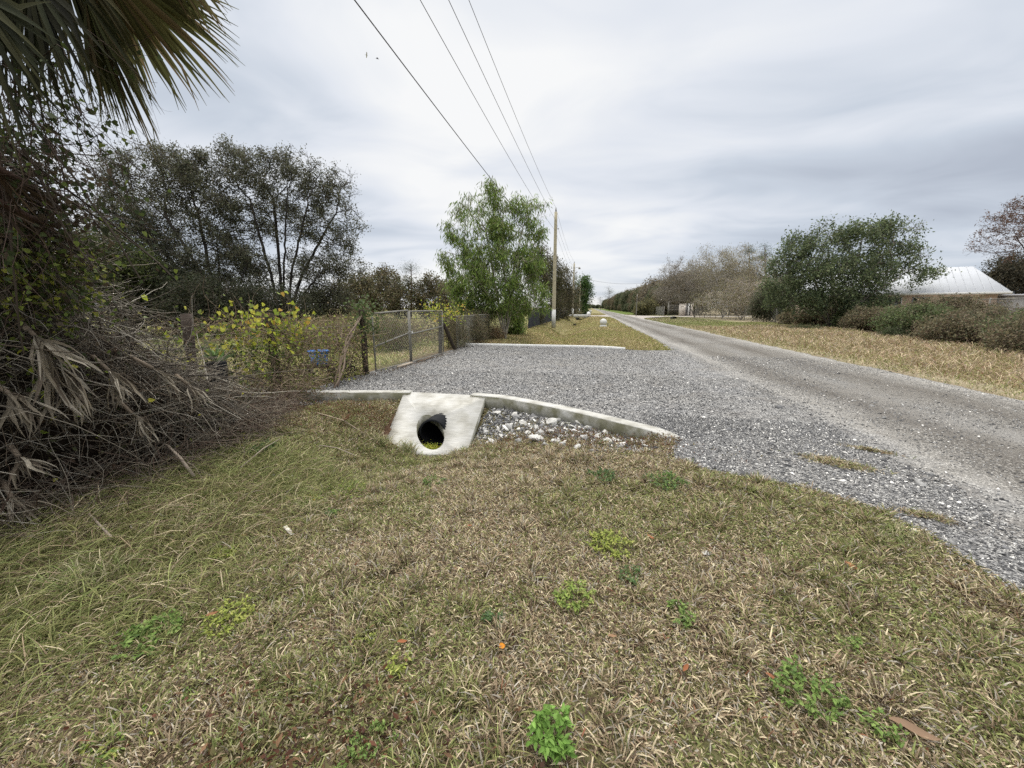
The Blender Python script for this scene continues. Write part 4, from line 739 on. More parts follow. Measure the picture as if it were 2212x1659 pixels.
# ------------------------------------------------------------------ house with the white metal roof
M_wall = vcmat('stucco', .9, nscale=5, namp=.08, col=(.50, .38, .29)); M_roof = vcmat('white_roof_sheet', .7, nscale=2, namp=.06, col=(.45, .465, .49)); M_glass = vcmat('window_glass', .1, col=(.03, .035, .04), spec=.8); M_trim = vcmat('trim', .6, col=(.62, .62, .6))
def house():
    b = np.array([28.56, 33.9]); ex = np.array([.9138, -.4061]); a = b-ex*12.5; ey = np.array([-ex[1], ex[0]]); L = np.linalg.norm(b-a); o = empty('house', (a[0], a[1], 0), 'tan house with a white metal hip roof behind the shrubs', 'house', rz=math.atan2(ex[1], ex[0]))
    W, E = 6.8, .45; mb = MB(); box(mb, (L/2, W/2, 1.35), (L-2*E, W-2*E, 2.7)); mb.build('wall', M_wall, o)
    mb = MB(); h0, h1, hip = 2.72, 4.75, 1.25; V = [[0, 0, h0], [L, 0, h0], [L, W, h0], [0, W, h0], [hip*.9, W/2, h1], [L-hip, W/2, h1]]; V += [[p[0], p[1], p[2]-.12] for p in V[:4]]
    mb.add(V, [np.array([[0, 1, 5, 4], [2, 3, 4, 5], [0, 6, 7, 1], [1, 7, 8, 2], [2, 8, 9, 3], [3, 9, 6, 0], [6, 9, 8, 7]]), np.array([[1, 2, 5], [3, 0, 4]])]); rf = mb.build('roof', M_roof, o)
    mb = MB()          # standing seams on the front and right slopes
    for x in np.arange(.4, L, .42):
        f = min(1, x/(hip*.9), (L-x)/hip); prisms(mb, [[x, 0, h0+.01]], [[x, W/2*f, h0+(h1-h0)*f+.01]], .014, .014, 4)
    for y in np.arange(.4, W, .42):
        f = min(1, y/(W/2), (W-y)/(W/2)); prisms(mb, [[L, y, h0+.01]], [[L-hip*f, y, h0+(h1-h0)*f+.01]], .014, .014, 4)
    mb.build('standing_seams', M_roof, rf)
    mb = MB(); box(mb, (L/2, -.03, 2.63), (L+.1, .07, .16)); mb.build('fascia', M_trim, o)
    for x, w in ((2.2, 1.0), (4.9, 1.0), (6.65, .95), (8.25, .9), (10.2, 1.1)):
        mb = MB(); box(mb, (x, E-.02, 1.75), (w+.12, .06, 1.32)); wi = mb.build('window', M_trim, o)
        mb = MB(); box(mb, (x, E-.05, 1.75), (w, .03, 1.2)); mb.build('pane', M_glass, wi)
        mb = MB()
        for z in (1.45, 1.75, 2.05): box(mb, (x, E-.07, z), (w, .02, .03))
        mb.build('muntin', M_dkwire, wi)
house()
sh = empty('shed', (31.5, 36.5, 0), 'low grey outbuilding right of the white-roofed house', 'shed', rz=-.42); mb = MB(); box(mb, (0, 0, 1.2), (5, 4, 2.4)); mb.build('wall', vcmat('grey_board', .9, nscale=4, namp=.2, col=(.30, .29, .28)), sh)
mb = MB(); box(mb, (0, 0, 2.5), (5.5, 4.5, .12)); mb.build('roof', vcmat('grey_roof', .7, col=(.42, .42, .44)), sh)

# ------------------------------------------------------------------ utility poles and wires
def pole(x, y, h, r, lb, kit=0):
    o = empty('utility_pole', (x, y, 0), lb, 'utility pole', 'utility poles along the left verge')
    mb = MB(); z = np.linspace(-.1, h, 14); tube(mb, np.stack([np.zeros(14), np.zeros(14), z], 1), np.linspace(r, r*.72, 14), 12, (.2, .18, .14)); mb.build('shaft', M_pole, o, True)
    mb = MB(); tube(mb, [[0, 0, -.05], [0, 0, 1.45]], [r*1.06, r*1.02], 12); mb.build('painted_base', M_white, o, True)
    mb = MB(); tube(mb, [[0, 0, h-.02], [0, 0, h+.12], [0, 0, h+.34]], [.035, .06, .03], 8); mb.build('insulator', M_metal, o)
    mb = MB(); box(mb, (r+.04, 0, h*.62), (.09, .09, .16)); box(mb, (r+.05, 0, h*.86), (.12, .05, .06)); mb.build('bracket', M_metal, o)
    if kit == 1:
        mb = MB(); tube(mb, [[.38, -.1, h-2.9], [.38, -.1, h-2.82], [.38, -.1, h-1.95], [.38, -.1, h-1.88]], [.16, .24, .24, .12], 14); t = mb.build('transformer', vcmat('transformer_paint', .5, col=(.42, .44, .45)), o, True)
        mb = MB(); tube(mb, [[.38, -.1, h-1.9], [.38, -.1, h-1.5]], [.05, .03], 8); mb.build('bushing', M_metal, t)
        mb = MB(); tube(mb, [[0, 0, h-.9], [.5, 0, h-.7], [.95, 0, h-.72]], [.03, .03, .03], 6); a = mb.build('lamp_arm', M_metal, o)
        mb = MB(); tube(mb, [[.95, 0, h-1.0], [.95, 0, h-.9], [.95, 0, h-.66]], [.2, .2, .1], 12); mb.build('lamp_head', M_metal, a)
    if kit == 2: mb = MB(); tube(mb, [[-.35, 0, h-2.2], [-.35, 0, h-1.5]], [.17, .17], 12); mb.build('transformer', M_metal, o)
    return o
pole(-3.15, 33.3, 9.2, .165, 'tall wooden pole with white painted foot, nearest of the three'); pole(-3.4, 72.6, 9.4, .17, 'wooden pole with transformer and lamp arm, second along the verge', 1); pole(-3.4, 112, 8.7, .14, 'slim pole with a small can, farthest of the three', 2)
def cable(name, pts, r, lb, mat=M_dkwire, sag=0.):
    pts = [np.array(p, float) for p in pts]; out = []
    for a, b in zip(pts[:-1], pts[1:]):
        for k in range(24): t = k/24; q = a+(b-a)*t; q[2] -= 4*sag*t*(1-t); out.append(q)
    out.append(pts[-1]); mb = MB(); tube(mb, out, r, 5, (.1, .1, .1)); tag(mb.build(name, mat), lb, 'cable', 'cables between the poles')
cable('power_cable', [(-3.15, -6, 9.3), (-3.15, 33.3, 9.5), (-3.4, 72.6, 9.7), (-3.4, 112, 8.9)], .0075, 'topmost thin power cable, right-hand one of four overhead', sag=.62)
cable('power_cable', [(-3.2, -6, 8.2), (-3.15, 33.3, 8.55), (-3.4, 72.6, 8.6)], .0075, 'second power cable from the right overhead', sag=.45)
cable('power_cable', [(-3.25, -6, 7.35), (-3.15, 33.3, 7.75), (-3.4, 72.6, 7.7)], .007, 'third power cable from the right overhead', sag=.55)
cable('power_cable', [(-3.3, -6, 6.0), (-3.15, 33.3, 5.9), (-3.4, 72.6, 6.0), (-3.4, 112, 5.8)], .0095, 'lowest and darkest cable, left-hand one of four overhead', sag=.42)
cable('service_cable', [(-3.2, 72.6, 7.2), tuple(P(1420, 606, 84)), (24, 92, 7)], .018, 'single cable drooping across the road from the second pole', sag=1.0)

# ------------------------------------------------------------------ fences and gates
def chainlink(mb, a, b, z0, z1, cell, r, base=(0, 0, 0), C=(.25, .25, .23)):
    a, b = np.array(a, float), np.array(b, float); L = np.linalg.norm((b-a)[:2]); H = z1-z0; u = (b-a)/L; A, B = [], []
    for s0 in np.arange(-H, L, cell):
        for sg in (1, -1):
            p0, p1 = s0, s0+H; t0, t1 = max(0, p0), min(L, p1)
            if t1 <= t0: continue
            za, zb = (t0-p0), (t1-p0)
            if sg < 0: za, zb = H-za, H-zb
            A.append(a+u*t0+[0, 0, z0+za]); B.append(a+u*t1+[0, 0, z0+zb])
    A, B = np.array(A)-base, np.array(B)-base; prisms(mb, A, B, r, r, 3, C)
    return mb
def bars(name, segs, r, mat, parent, base, k=8):
    mb = MB()
    for a, b in segs: tube(mb, [np.array(a)-base, np.array(b)-base], r, k)
    return mb.build(name, mat, parent, True)
g0, g1, g2 = np.array([-5.22, 8.62, 0]), np.array([-5.06, 10.2, 0]), np.array([-5.0, 12.62, 0]); g1b = g1+[.0, .09, 0]
gates = ((g0, g1, .06, 1.46, 1.53, .66, .90, 'near leaf of the chain-link gate, with a drooping middle rail'), (g1b, g2, .06, 1.50, 1.5, .86, .98, 'far leaf of the chain-link gate, next to the leaning post'))
for a, b, z0, za, zb, ma, mb_, lb in gates:
    o = empty('gate_leaf', a, lb, 'gate', 'leaves of the chain-link gate')
    up = np.array([0, 0, 1.]); fr = [(a+up*z0, a+up*za), (a+up*za, b+up*zb), (b+up*zb, b+up*z0), (b+up*z0, a+up*z0)]; bars('frame', fr, .021, M_metal, o, a); bars('middle_rail', [(a+up*ma, b+up*mb_)], .02, M_metal, o, a)
    bars('chain_link_mesh', [], .0, M_wire, o, a) if False else chainlink(MB(), a, b, z0, (za+zb)/2, .095, .0034, a).build('chain_link_mesh', M_wire, o)
mb = MB(); p = g1+[.02, .045, .94]; th = np.linspace(0, 2*math.pi, 22); tube(mb, np.stack([p[0]+.06*np.cos(th), p[1]+.06*np.sin(th), p[2]+.015*np.sin(3*th)], 1), .006, 5); box(mb, p+[.06, 0, -.04], (.02, .045, .06)); tag(mb.build('chain_and_lock', M_white), 'pale chain and padlock joining the two gate leaves', 'chain')
def post(name, a, b, r, lb, cat='post', k=9, mat=M_wood):
    mb = MB(); a, b = np.array(a, float), np.array(b, float); n = 8; pts = [a+(b-a)*i/(n-1)+R.normal(size=3)*.006 for i in range(n)]; tube(mb, pts, r*(1+.08*R.normal(size=n)), k); return tag(mb.build(name, mat, None, False), lb, cat, 'wooden posts of the yard fence')
post('fence_post', (-5.38, 8.42, -.1), (-5.34, 8.4, 1.55), .075, 'black round post holding the near gate leaf'); post('fence_post', (-5.2, 12.8, -.1), (-5.14, 12.85, 1.5), .07, 'dark post at the far end of the gate'); post('fence_post', (-5.12, 14.2, -.05), (-5.42, 13.6, 1.15), .07, 'leaning dark post beyond the gate')
post('fence_post', (-5.7, 6.05, -.1), (-5.68, 6.0, 1.5), .075, 'post wrapped in yellow-green vines, nearest the left kerb'); post('fence_post', (-5.55, 4.42, -.1), (-5.5, 4.4, 1.52), .066, 'thick brown post behind the brush heap', mat=vcmat('brown_wood', .9, nscale=8, namp=.4, col=(.06, .045, .036)))
post('fence_post', (-5.2, 17.2, -.1), (-5.2, 17.2, 1.3), .06, 'thin post in the brown shrubs beyond the gate')
wf = empty('wire_fence', (-5.6, 3.2, 0), 'old wire field fence overgrown with vines left of the gate', 'fence'); mb = MB()
a, b = np.array([-5.6, 3.2, 0]), np.array([-5.42, 8.35, 0])
for z in (.12, .3, .5, .72, .95, 1.2): prisms(mb, [a+[0, 0, z]-a], [b+[0, 0, z]-a], .003, .003, 3)
for s in np.arange(0, 1, .028): q = a+(b-a)*s; prisms(mb, [q+[0, 0, .05]-a], [q+[0, 0, 1.2]-a], .0022, .0022, 3)
mb.build('wire_grid', M_wire, wf)
cf = empty('chain_link_fence', (-5.15, 14.4, 0), 'low chain-link fence swallowed by shrubs past the gate', 'fence'); ba = np.array([-5.15, 14.4, 0]); chainlink(MB(), (-5.15, 14.4, 0), (-5.1, 29.5, 0), .05, 1.25, .09, .004, ba).build('chain_link_mesh', M_wire, cf); bars('top_rail', [((-5.15, 14.4, 1.27), (-5.1, 29.5, 1.27))], .02, M_metal, cf, ba)
# dark privacy screen
scr = empty('privacy_fence', (-4.75, 29.5, 0), 'chain-link fence covered in black privacy screen behind the poles', 'fence'); n = 120; V = []; base = np.array([-4.75, 29.5, 0])
for i in range(n+1):
    t = i/n; y = 29.5*t*0+29.5+46*t; x = -4.75+.35*t+.035*math.sin(i*1.7)+.03*math.sin(i*.6); sag = .06*abs(math.sin(i*.41))
    V += [[x+.05*math.sin(i*.9), y, .06], [x+.03*math.sin(i*1.3+1), y, .8], [x, y, 1.5-sag]]
F = np.array([[i*3+a, i*3+a+1, (i+1)*3+a+1, (i+1)*3+a] for i in range(n) for a in (0, 1)]); mb = MB(); Vn = np.array(V); V2 = Vn.copy(); V2[:, 0] -= .01; mb.add(Vn-base, F); mb.add(V2-base, F); mb.build('screen_cloth', vcmat('screen_cloth', .8, nscale=3, namp=.4, col=(.022, .025, .032)), scr)
for i in range(16): y = 29.6+i*3; bars('fence_post', [((-4.85+.35*i/16, y, 0), (-4.85+.35*i/16, y, 1.6))], .03, M_metal, scr, base)
# right chain-link fence and the side gate
def rfence(pts, h, lb, step=2.6, cell=.22, r=.008):
    base = np.array([*pts[0], 0.]); o = empty('chain_link_fence', base, lb, 'fence', 'fences on the right of the road'); mb = MB(); k = 0
    for a, b in zip(pts[:-1], pts[1:]):
        a3, b3 = np.array([*a, 0.]), np.array([*b, 0.]); chainlink(mb, a3, b3, .05, h, cell, r, base); L = np.linalg.norm(b3-a3)
        for s in np.arange(0, L, step): q = a3+(b3-a3)*s/L; bars('fence_post', [(q, q+[0, 0, h+.08])], .035, M_metal, o, base, 6); k += 1
        bars('top_rail', [(a3+[0, 0, h], b3+[0, 0, h])], .022, M_metal, o, base, 6)
    mb.build('chain_link_mesh', M_wire, o)
rfence([(18.3, 75.5), (18.9, 60), (19.6, 45), (21.5, 31)], 1.75, 'chain-link fence from the side gate to the big dark tree')
rfence([(21.5, 31), (20.3, 20), (20.6, 12), (21, 4)], 2.05, 'chain-link fence behind the overgrown row near the house', cell=.14, r=.004)
rfence([(13.8, 80.5), (13.5, 96), (13.8, 130)], 1.8, 'distant chain-link fence left of the side gate', cell=.3, r=.01)
M_beige = vcmat('beige_render', .9, nscale=3, namp=.1, col=(.55, .50, .44))
def place_box(name, u0, u1, v0, d, mat, lb, cat, th=.4, group=None):
    a, b, t = P(u0, 684, d), P(u1, 684, d), P(u0, v0, d); w = np.linalg.norm((b-a)[:2]); c = (a+b)/2; o = empty(name, (c[0], c[1], 0), lb, cat, group, rz=YAW)
    mb = MB(); box(mb, (0, 0, t[2]/2), (w, th, t[2])); mb.build('shaft', mat, o); mb = MB(); box(mb, (0, 0, t[2]+.04), (w+.08, th+.08, .08)); mb.build('cap', mat, o); return o
place_box('gate_pillar', 1467, 1480, 657, 77, M_beige, 'wide beige pillar beside the side gate', 'pillar', .6); place_box('gate_post', 1484.5, 1487.5, 656, 76, M_white, 'slim white gate post right of the beige pillar', 'gate post', .22); place_box('gate_post', 1491.5, 1495, 655, 75, M_beige, 'slim cream gate post at the right end of the side gate', 'gate post', .25)
place_box('gate_post', 1441, 1443, 652, 79, M_metal, 'thin steel post at the left end of the side gate', 'gate post', .12)
for u0, u1, d, mt, lb in ((1443.5, 1465, 78.5, M_metal, 'grey barred gate left of the beige pillar'), (1480, 1491, 76, M_dkwire, 'dark barred gate between the two slim posts')):
    a, b = P(u0, 684, d), P(u1, 684, d); a[2] = b[2] = .1; o = empty('side_gate', a, lb, 'gate'); up = np.array([0, 0, 1.]); bars('frame', [(a, b), (a+up*1.1, b+up*1.1), (a+up*2, b+up*2), (a, a+up*2), (b, b+up*2)], .045, mt, o, a, 6); bars('bar', [(a+(b-a)*t, a+(b-a)*t+up*2) for t in np.linspace(.08, .92, 10)], .018, mt, o, a, 5)
post('timber_pole', G(1374, 684)*[1, 1, 0], G(1374, 684)*[1, 1, 0]+[0, 0, 4.0], .07, 'thin grey pole by the tan bush left of the side gate', mat=M_metal)

# ------------------------------------------------------------------ white globes, neighbour kerb, culvert mouths
def globe(x, y, r, lb):
    o = empty('globe_marker', (x, y, float(gz(x, y))), lb, 'white globe', 'white globes on the verge')
    mb = MB(); k = 18; m = 12; V = [[r*math.sin(j*math.pi/m)*math.cos(a*2*math.pi/k), r*math.sin(j*math.pi/m)*math.sin(a*2*math.pi/k), r*1.18+r*math.cos(j*math.pi/m)] for j in range(m+1) for a in range(k)]
    mb.add(V, np.array([[j*k+a, (j+1)*k+a, (j+1)*k+(a+1) % k, j*k+(a+1) % k] for j in range(m) for a in range(k)])); mb.build('ball', M_white, o, True)
    mb = MB(); tube(mb, [[0, 0, -.06], [0, 0, .03], [0, 0, .09], [0, 0, .2]], [r*1.05, r*1.05, r*.8, r*.55], 16); mb.build('base', M_white, o)
globe(1.04, 35, .31, 'white concrete ball on a round base standing on the near verge'); globe(-.6, 82, .42, 'white ball at the end of the neighbour kerb, nearest of the far three'); globe(-.75, 99, .42, 'middle one of the three far white balls'); globe(-.5, 133, .5, 'farthest of the three far white balls')
mb = MB(); tube(mb, [[1.42, 34.8, -.05], [1.42, 34.8, .28]], .03, 6); tag(mb.build('marker_stub', M_dkwire), 'short dark stub beside the near white ball', 'stub')
nk = empty('neighbour_kerb', (0, 0, 0), 'low white painted kerb wall across the neighbour drive behind the second pole', 'kerb'); kerb('kerb_body', [(-4.2, 77.2), (-3, 77.2), (-1.6, 77.1), (-.8, 76.8)], .5, .32, -.3, nk, M_white)
for (u, v, r, lb) in ((1241, 692, .24, 'dark culvert mouth in the verge below the second pole'), (1246, 684, .26, 'small dark culvert mouth under the neighbour drive'), (1457, 689, .36, 'dark culvert mouth under the side drive on the right')):
    p = G(u, v, -.02); o = empty('drain_mouth', (p[0], p[1], float(gz(p[0], p[1]))-.02), lb, 'culvert'); mb = MB(); tube(mb, [[0, 0, .02], [0, .02, .02], [0, 1.4, .02]], [r, r, r], 14, cap=False); mb.build('pipe_end', M_black, o, True)
    mb = MB(); th = np.linspace(0, 2*math.pi, 14, endpoint=False); mb.add([[r*.9*math.cos(t), .06, .02+r*.9*math.sin(t)] for t in th], np.arange(14)[None]); mb.build('mouth_shade', M_pipein, o)  # flat dark disc plugs the mouth, standing in for the shade inside

# ------------------------------------------------------------------ brush heap, vines, palm on the left
TW = [(.10, .088, .07), (.17, .15, .12), (.30, .275, .23), (.05, .042, .034), (.12, .095, .07)]
def twigs(mb, start, dirs, ln, r0, seg=6, curl=.25, cols=TW, k=3, grav=0.):
    n = len(start); p = np.asarray(start, float); d = nrm(np.asarray(dirs, float)); c = pal(cols, n, jit=.15); bend = R.normal(size=(n, 3))*curl; r = np.asarray(r0)*np.ones(n); ln = np.asarray(ln)*np.ones(n)
    for s in range(seg):
        d = nrm(d+bend*.5+R.normal(size=(n, 3))*curl*.45+np.array([0, 0, -grav])); q = p+d*(ln/seg)[:, None]; prisms(mb, p, q, r*(1-s/seg*.6), r*(1-(s+1)/seg*.6), k, c); p = q
    return p
def heap_h(y): return np.interp(y, [-2, .5, 1.6, 2.3, 2.55, 2.8, 3.05, 3.3, 3.7, 4.3, 4.8, 5.1, 5.5], [2.5, 3.1, 3.2, 3.1, 2.85, 2.4, 1.95, 1.45, 1.05, .70, .34, .12, .02])
heap = empty('brush_heap', (-5, 2.5, 0), 'tall grey-brown heap of dead twigs and fronds at the left', 'brush heap'); hb = np.array([-5, 2.5, 0.])
# near-black litter core, painting in the deep shade between the twigs
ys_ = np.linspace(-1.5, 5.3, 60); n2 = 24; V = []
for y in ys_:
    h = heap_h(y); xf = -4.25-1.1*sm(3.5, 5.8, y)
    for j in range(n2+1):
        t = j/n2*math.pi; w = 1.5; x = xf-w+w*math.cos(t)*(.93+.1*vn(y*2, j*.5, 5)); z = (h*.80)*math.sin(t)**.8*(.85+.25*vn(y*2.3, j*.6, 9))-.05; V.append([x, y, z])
F = np.array([[i*(n2+1)+j, (i+1)*(n2+1)+j, (i+1)*(n2+1)+j+1, i*(n2+1)+j+1] for i in range(len(ys_)-1) for j in range(n2)]); mb = MB(); mb.add(np.array(V)-hb, F, (.022, .016, .012)); mb.build('shade_core', vcmat('shaded_litter', .95, nscale=18, namp=.6, bump=.05, spec=.02), heap, True)
mb = MB(); n = 8000; y = R.uniform(-.6, 5.3, n); t = R.uniform(0, 1.75, n); h = heap_h(y); xf = -4.2-1.1*sm(3.3, 5.2, y); S = np.stack([xf-1.5+1.55*np.cos(t)+R.normal(size=n)*.06, y, h*.88*np.sin(t)**.85+.02+R.normal(size=n)*.05], 1); S[:, 2] = S[:, 2].clip(.02)
D = R.normal(size=(n, 3))*[.55, 1, .75]+[.25, .35, -.2]; twigs(mb, S, D, R.uniform(.25, .95, n)*(1-.5*sm(3.4, 4.8, y)), R.uniform(.0022, .0055, n), 6, .34, grav=.05)
n = 420; y = R.uniform(-.4, 4.5, n); h = heap_h(y); S = np.stack([-4.6+R.normal(size=n)*.25-.8*sm(3.5, 5.5, y), y-.3, h*R.uniform(.3, .95, n)], 1); twigs(mb, S, R.normal(size=(n, 3))*[.5, .6, .35]+[.5, .45, -.55], R.uniform(.5, 1.3, n), R.uniform(.005, .011, n), 8, .18, grav=.05)
mb.C = [c for c in mb.C]; o = mb.build('tangled_twigs', M_twig, heap)
mb = MB(); n = 2600; y = R.uniform(0, 5.4, n); S = np.stack([-4.05-1.0*sm(3.5, 5.8, y)+R.normal(size=n)*.18, y, R.uniform(.01, .25, n)], 1); twigs(mb, S, R.normal(size=(n, 3))*[1, 1, .8]+[.3, .3, .5], R.uniform(.12, .5, n), R.uniform(.0018, .004, n), 5, .3, cols=[(.13, .1, .08), (.2, .17, .13), (.09, .06, .045)], grav=.1); mb.build('loose_sticks', M_twig, heap)
mb = MB(); n = 5000; y = R.uniform(0, 5.2, n); t = R.uniform(0, 1.6, n); S = np.stack([-5.7+1.62*np.cos(t)-1.1*sm(3.5, 5.8, y), y, heap_h(y)*.9*np.sin(t)+R.random(n)*.05], 1); leaves(mb, S-hb*0, rdir(n), rdir(n), R.uniform(.03, .07, n), R.uniform(.012, .03, n), pal([(.12, .08, .055), (.19, .15, .11), (.07, .05, .04), (.10, .11, .05)], n)); mb.build('dry_leaves', M_leaf, heap)
for ch in heap.children:
    if ch.name.split('.')[0] in ('tangled_twigs', 'loose_sticks', 'dry_leaves'): ch.location = (-hb[0], -hb[1], 0)
# individual sticks lying out of the heap
for a, b, r, lb in (((420, 820+210), (360, 960), .016, 'bare pale stick slanting from the heap down to the grass'), ((240, 1160), (150, 1075), .008, 'thin straight stick at the lower left of the heap'), ((520, 1010), (610, 945), .007, 'thin stick lying on the brown litter at the heap edge'), ((690, 962), (770, 985), .006, 'grass-grown dry stem beside the small dead frond')):
    p, q = G(*a, z=.03), G(*b, z=.3 if r > .01 else .05)
    mb = MB(); m = (p+q)/2+[0, 0, .03]; tube(mb, [p, m, q], [r, r*.9, r*.6], 6, (.30, .25, .2)); tag(mb.build('stick', M_twig), lb, 'stick')
# crumpled dead fronds hanging on the heap
DF = [(.29, .25, .19), (.21, .18, .135), (.42, .375, .30), (.13, .105, .08)]
def dead_frond(p0, p1, n, ln, wd, spread, lb, name='dead_palm_frond'):
    p0, p1 = np.array(p0, float), np.array(p1, float); o = empty(name, p0, lb, 'dead frond', 'dead palm fronds on the heap'); mb = MB(); D = nrm(p1-p0); tube(mb, [p0*0, (p1-p0)], [.02, .014], 6, (.2, .16, .12)); mb.build('stalk', M_twig, o); mb = MB()
    n = int(n*2.6); ln *= 1.1; spread *= 1.15
    for i in range(n):
        a = (i/(n-1)-.5)*spread if n > 1 else 0; _, S, T = frames(D[None]); d = D*math.cos(a)+S[0]*math.sin(a)*.8+T[0]*R.normal()*.12; p = (p1-p0).copy(); w = wd*R.uniform(.22, .7); seg = 8; side = nrm(np.cross(d, [0, 0, 1.])+R.normal(size=3)*.4); V = []; L = ln*R.uniform(.65, 1.1)
        for s in range(seg+1):
            f = s/seg; ww = w*(math.sin(math.pi*min(1, f*.9+.1))**.6)*.5; nn = nrm(np.cross(side, d)); V += [p-side*ww+nn*ww*.5, p, p+side*ww+nn*ww*.5]
            d = nrm(d+np.array([0, 0, -.16])+R.normal(size=3)*.17); side = nrm(side+R.normal(size=3)*.4); side = nrm(side-d*np.dot(side, d)); p = p+d*L/seg
        F = np.array([[k*3+j, k*3+j+1, k*3+j+4, k*3+j+3] for k in range(seg) for j in (0, 1)]); mb.add(np.array(V), F, pal(DF, 1)[0])
    mb.build('leaflets', M_leaf, o)
def XP(u, v, x): r = ray(u, v); r = np.array([r[0]*CY_-r[1]*SY_, r[0]*SY_+r[1]*CY_, r[2]]); return np.array([0, 0, CAM_H])+r*(x/r[0])
for a, b, n, ln, wd, sp, lb in (((40, 690), (75, 725), 9, .50, .045, .8, 'largest grey dead frond draped down the middle of the heap'), ((75, 735), (110, 780), 8, .5, .05, .8, 'broad dead frond with curled pale blades below the largest'), ((200, 770), (235, 800), 9, .34, .035, .6, 'pleated dead frond with a fanned tip in the heap'), ((120, 800), (150, 830), 6, .34, .04, .7, 'twisted pale blades hanging beside the heap middle'),
      ((280, 770), (330, 795), 7, .36, .03, .5, 'thin dead frond pointing right near the heap top'), ((250, 860), (285, 893), 5, .30, .045, .25, 'pale split frond stub pointing right at heap middle'), ((380, 810), (405, 830), 7, .28, .03, .7, 'small dead frond at the right shoulder of the heap'), ((5, 1040), (25, 1075), 10, .26, .028, .8, 'pleated frond stub low at the left edge'), ((20, 960), (40, 985), 6, .28, .035, 1.0, 'pale curled frond blades low on the heap'), ((-10, 830), (20, 850), 6, .4, .04, .8, 'dead frond blades at the left edge of the photo')):
    dead_frond(XP(*a, -4.15), XP(*b, -3.98), n, ln, wd, sp, lb)
# dark fallen frond stalks sloping across the gap
for (a, b, r, xw, lb) in (((-60, 340), (120, 440), .020, -4.3, 'dark sloping palm frond stalk, upper one at the left edge'), ((-60, 410), (180, 540), .022, -4.5, 'dark sloping palm frond stalk, lower one at the left edge')):
    p, q = XP(*a, xw+1.2), XP(*b, xw); mb = MB(); tube(mb, [p, (p+q)/2+[0, 0, .03], q], [r*1.3, r, r*.5], 7, (.06, .035, .025)); n = 130; t = R.random(n)[:, None]**.8; Q = p+(q-p)*t; leaves(mb, Q, nrm(q-p)+R.normal(size=(n, 3))*.35+[0, 0, -.4], rdir(n), R.uniform(.15, .4, n), R.uniform(.008, .02, n), pal([(.05, .035, .025), (.09, .065, .045)], n)); tag(mb.build('frond_stalk', M_twig), lb, 'frond stalk', 'dark frond stalks')
# palm
palm = empty('fan_palm', (-3.55, 1.05, 0), 'fan palm with drooping green fronds over the upper left', 'palm tree'); pb = np.array([-3.55, 1.05, 0.])
mb = MB(); z = np.linspace(-.1, 4.3, 26); tube(mb, np.stack([-.6+.02*np.sin(z*3), .02*np.cos(z*2)-.1, z], 1), .17+.035*np.abs(np.sin(z*9)), 14, (.07, .055, .045)); mb.build('trunk', M_bark, palm)
def fan(c, axis, nrm_, rad, n, arc, lb=None, cols=None, width=.045, droop=.35):
    c = np.array(c, float); D = nrm(np.array(axis, float)); Nn = nrm(np.array(nrm_, float)-D*np.dot(nrm_, D)); S = np.cross(D, Nn); mb = MB(); cols = cols or [(.055, .065, .028), (.075, .085, .035), (.045, .05, .025), (.10, .085, .045)]
    for i in range(n):
        a = (i/(n-1)-.5)*arc+R.normal()*.015; d = D*math.cos(a)+S*math.sin(a)+Nn*.18*abs(math.sin(a))+Nn*R.normal()*.04; L = rad*(1-.22*abs(a)/(arc/2))*R.uniform(.88, 1.08); p = c+d*.02; side = nrm(np.cross(d, Nn)); seg = 9; V = []; w0 = width*R.uniform(.85, 1.15)
        kink = R.integers(4, 9); 
        for s in range(seg+1):
            f = s/seg; ww = w0*.5*(min(1, f*3.5+.1))*(1-max(0, f-.42)/.58)**1.15+.0012; V += [p-side*ww+Nn*ww*.55, p, p+side*ww+Nn*ww*.55]; d = nrm(d+np.array([0, 0, -droop*.13*(1+2*f)])+(R.normal(size=3)*.12 if s == kink else 0)); p = p+d*L/seg
        mb.add(np.array(V)-pb, np.array([[k*3+j, k*3+j+1, k*3+j+4, k*3+j+3] for k in range(seg) for j in (0, 1)]), pal(cols, 1)[0])
    fr = mb.build('frond', M_frond, palm)
    mb = MB(); st = np.array([-4.15, .95, 4.3]); tube(mb, [st-pb, (st+c)/2+[0, 0, .12]-pb, c-pb], [.022, .02, .014], 6, (.09, .10, .05)); mb.build('stalk', M_twig, fr)
FB = [(.085, .09, .035), (.12, .115, .045), (.07, .07, .03), (.15, .115, .06)]
for (c, t, xc, xt, nv, rad, n, arc, dr, cl) in (((205, -80), (390, 110), -3.2, -3.15, (-.3, -.6, .75), .84, 64, 2.3, .22, FB), ((185, 0), (300, 215), -3.3, -3.25, (-.2, -.8, .4), .86, 44, 1.5, .28, FB), ((60, -60), (80, 170), -3.3, -3.4, (.1, -1, .2), .92, 46, 2.3, .12, [(.045, .05, .026), (.06, .06, .03), (.035, .035, .022)]),
      ((310, -150), (430, 0), -2.9, -2.8, (-.3, -.5, .8), .52, 44, 2.2, .2, [(.10, .105, .04), (.14, .125, .055), (.16, .12, .07)]), ((-60, -20), (-20, 160), -3.3, -3.3, (.1, -1, .2), .9, 36, 2.4, .1, [(.045, .05, .028), (.06, .06, .03)]), ((120, -120), (230, 120), -3.5, -3.5, (-.1, -.9, .4), 1.0, 50, 2.0, .2, [(.06, .065, .03), (.09, .08, .04)])):
    c3, t3 = XP(*c, xc), XP(*t, xt); fan(c3, t3-c3, nv, rad, n, arc, droop=dr, cols=cl, width=.036)
